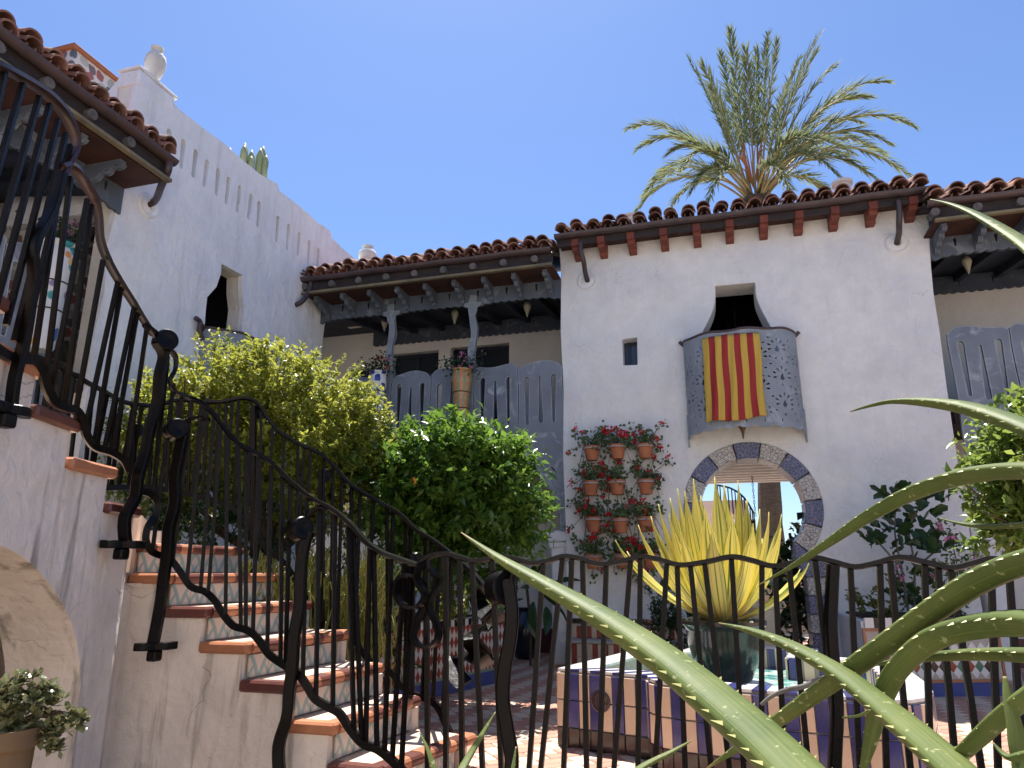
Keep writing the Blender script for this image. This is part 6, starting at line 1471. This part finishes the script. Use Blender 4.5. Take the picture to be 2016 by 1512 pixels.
for li, lv in enumerate(LV):
    pts = [PD(x, y, d) for x, y, _, d in lv]; wid = [w_ / F * (p - C0).dot(FW) for p, (_, _, w_, _) in zip(pts, lv)]
    if li != 9:      # carry every leaf down into its rosette
        rc = {0: RC[1], 1: RC[1], 12: RC[2], 13: RC[2], 14: RC[2], 15: RC[2]}.get(li, RC[0]) + Vector((random.uniform(-.03, .03), random.uniform(-.03, .03), random.uniform(-.05, .05)))
        if lv[0][2] > lv[-1][2]:
            e1 = pts[0] + (pts[0] - pts[1]).normalized() * .13; pts.insert(0, e1); wid.insert(0, wid[0]); pts.insert(0, rc); wid.insert(0, wid[0])
        else:
            e1 = pts[-1] + (pts[-1] - pts[-2]).normalized() * .13; pts.append(e1); wid.append(wid[-1]); pts.append(rc); wid.append(wid[-1])
    n = 7; cur_ = catmull(pts, n); wc = catmull([(w_, 0, 0) for w_ in wid], n); wc = [max(.0012, q.x) for q in wc]
    if li == 10: pass
    NP = 14; pr = []
    for k in range(NP):
        a = 2 * PI * k / NP; b_ = math.sin(a); pr.append((.56 * math.copysign(abs(math.cos(a)) ** .85, math.cos(a)), -.56 * abs(b_) ** 1.15 if b_ < 0 else .20 * b_))
    vs = []; fr3 = []; L0n = len(cur_)
    for i, p in enumerate(cur_):
        t = (cur_[min(i + 1, len(cur_) - 1)] - cur_[max(i - 1, 0)]).normalized(); vw = (p - C0).normalized(); sd = t.cross(Vector((0, 0, 1)))
        sd = sd.normalized() if sd.length > .2 else vw.cross(t).normalized()
        if i == 0: sgA = 1 if (pts[-1] - pts[0]).cross(Vector((0, 0, 1))).dot(((pts[0] + pts[-1]) / 2 - C0).cross(pts[-1] - pts[0])) > 0 else -1; prv = None
        v2 = vw.cross(t).normalized() * sgA; h2 = t.cross(Vector((0, 0, 1))); sd = (h2 * 1.0 + v2 * .10).normalized()
        if prv is not None and sd.dot(prv) < 0: sd = -sd
        prv = sd; nb = sd.cross(t)
        if i == 0: sgN = 1
        if i == L0n // 2 and nb.z < 0: pass
        w_ = wc[i] * .75; fr3.append((p, sd, nb, t, w_))
        for a, b_ in pr: vs.append(p - ALO + sd * a * w_ + nb * b_ * w_)
    m = MB(); L_ = len(cur_); fs = [(i * NP + q, i * NP + (q + 1) % NP, (i + 1) * NP + (q + 1) % NP, (i + 1) * NP + q) for i in range(L_ - 1) for q in range(NP)]; fs += [tuple(range(NP)), tuple((L_ - 1) * NP + q for q in range(NP))[::-1]]
    m.add(vs, fs); lf_ = m.build('leaf', M['aloe'], al, smooth=True)
    uvl = lf_.data.uv_layers.new(name='UVMap'); rev = lv[0][2] > lv[-1][2]
    for lp in lf_.data.loops:
        iv = lp.vertex_index; vv = (iv // NP) / (L_ - 1); uvl.data[lp.index].uv = (abs((iv % NP) / NP * 2 - 1), 1 - vv if rev else vv)
    tm = MB(); acc = 0
    for i in range(2, L_):
        p, sd, nb, t, w_ = fr3[i]; acc += (p - fr3[i - 1][0]).length
        if acc > .026 and w_ > .006:
            acc = 0; t0 = (fr3[0][0] - p).normalized()
            for sg in (-1, 1):
                c = p - ALO + sd * sg * w_ * .54; h_ = min(.011, w_ * .18) * random.uniform(.7, 1.2); tipv = c + sd * sg * h_ * .9 + (t0 if True else t) * h_ * .7 + nb * h_ * .25
                tm.add([c + t * h_ * .6 - sd * sg * .002, c - t * h_ * .6 - sd * sg * .002, c + nb * h_ * .4 - sd * sg * .002, tipv], [(0, 1, 3), (1, 2, 3), (2, 0, 3)])
    if tm.v: tm.build('teeth', M['tooth'], lf_)['kind'] = 'stuff'
stp = catmull([PD(x, y, 1.6) - ALO for x, y in ((1498, 1388), (1520, 1370), (1550, 1358), (1580, 1352), (1605, 1342), (1625, 1336))], 5)
tag(MB().tube([p + ALO for p in stp], .006, 6, scale=lambda t: .6 + .5 * t).build('dry_stalk', M['log'], smooth=True), 'thin dry flower stalk caught among the aloe leaves', 'stalk')
for c_, r_ in zip(RC, (.05, .05, .03)): MB().tube(catmull([Vector((.60 if c_ is not RC[2] else c_.x, .72 if c_ is not RC[2] else c_.y, -.1)) - ALO, (c_ - ALO) * .6 + (Vector((.60, .72, -.1)) - ALO) * .4 if c_ is not RC[2] else c_ - ALO - Vector((0, 0, .15)), c_ - ALO + Vector((0, 0, .03))], 5), r_, 8).build('stem', M['stem'], al, smooth=True)
apl = empty('aloe_planter', (.60, .72, 0), label='low plaster planter that holds the foreground aloe', cat='planter')
MB().lathe([(0, -.05), (.42, -.05), (.45, -.04), (.47, .10), (.5, .11), (.5, .15), (.44, .15), (.42, .09), (0, .09)], 28).build('body', M['stair'], apl, smooth=True, angle=40)
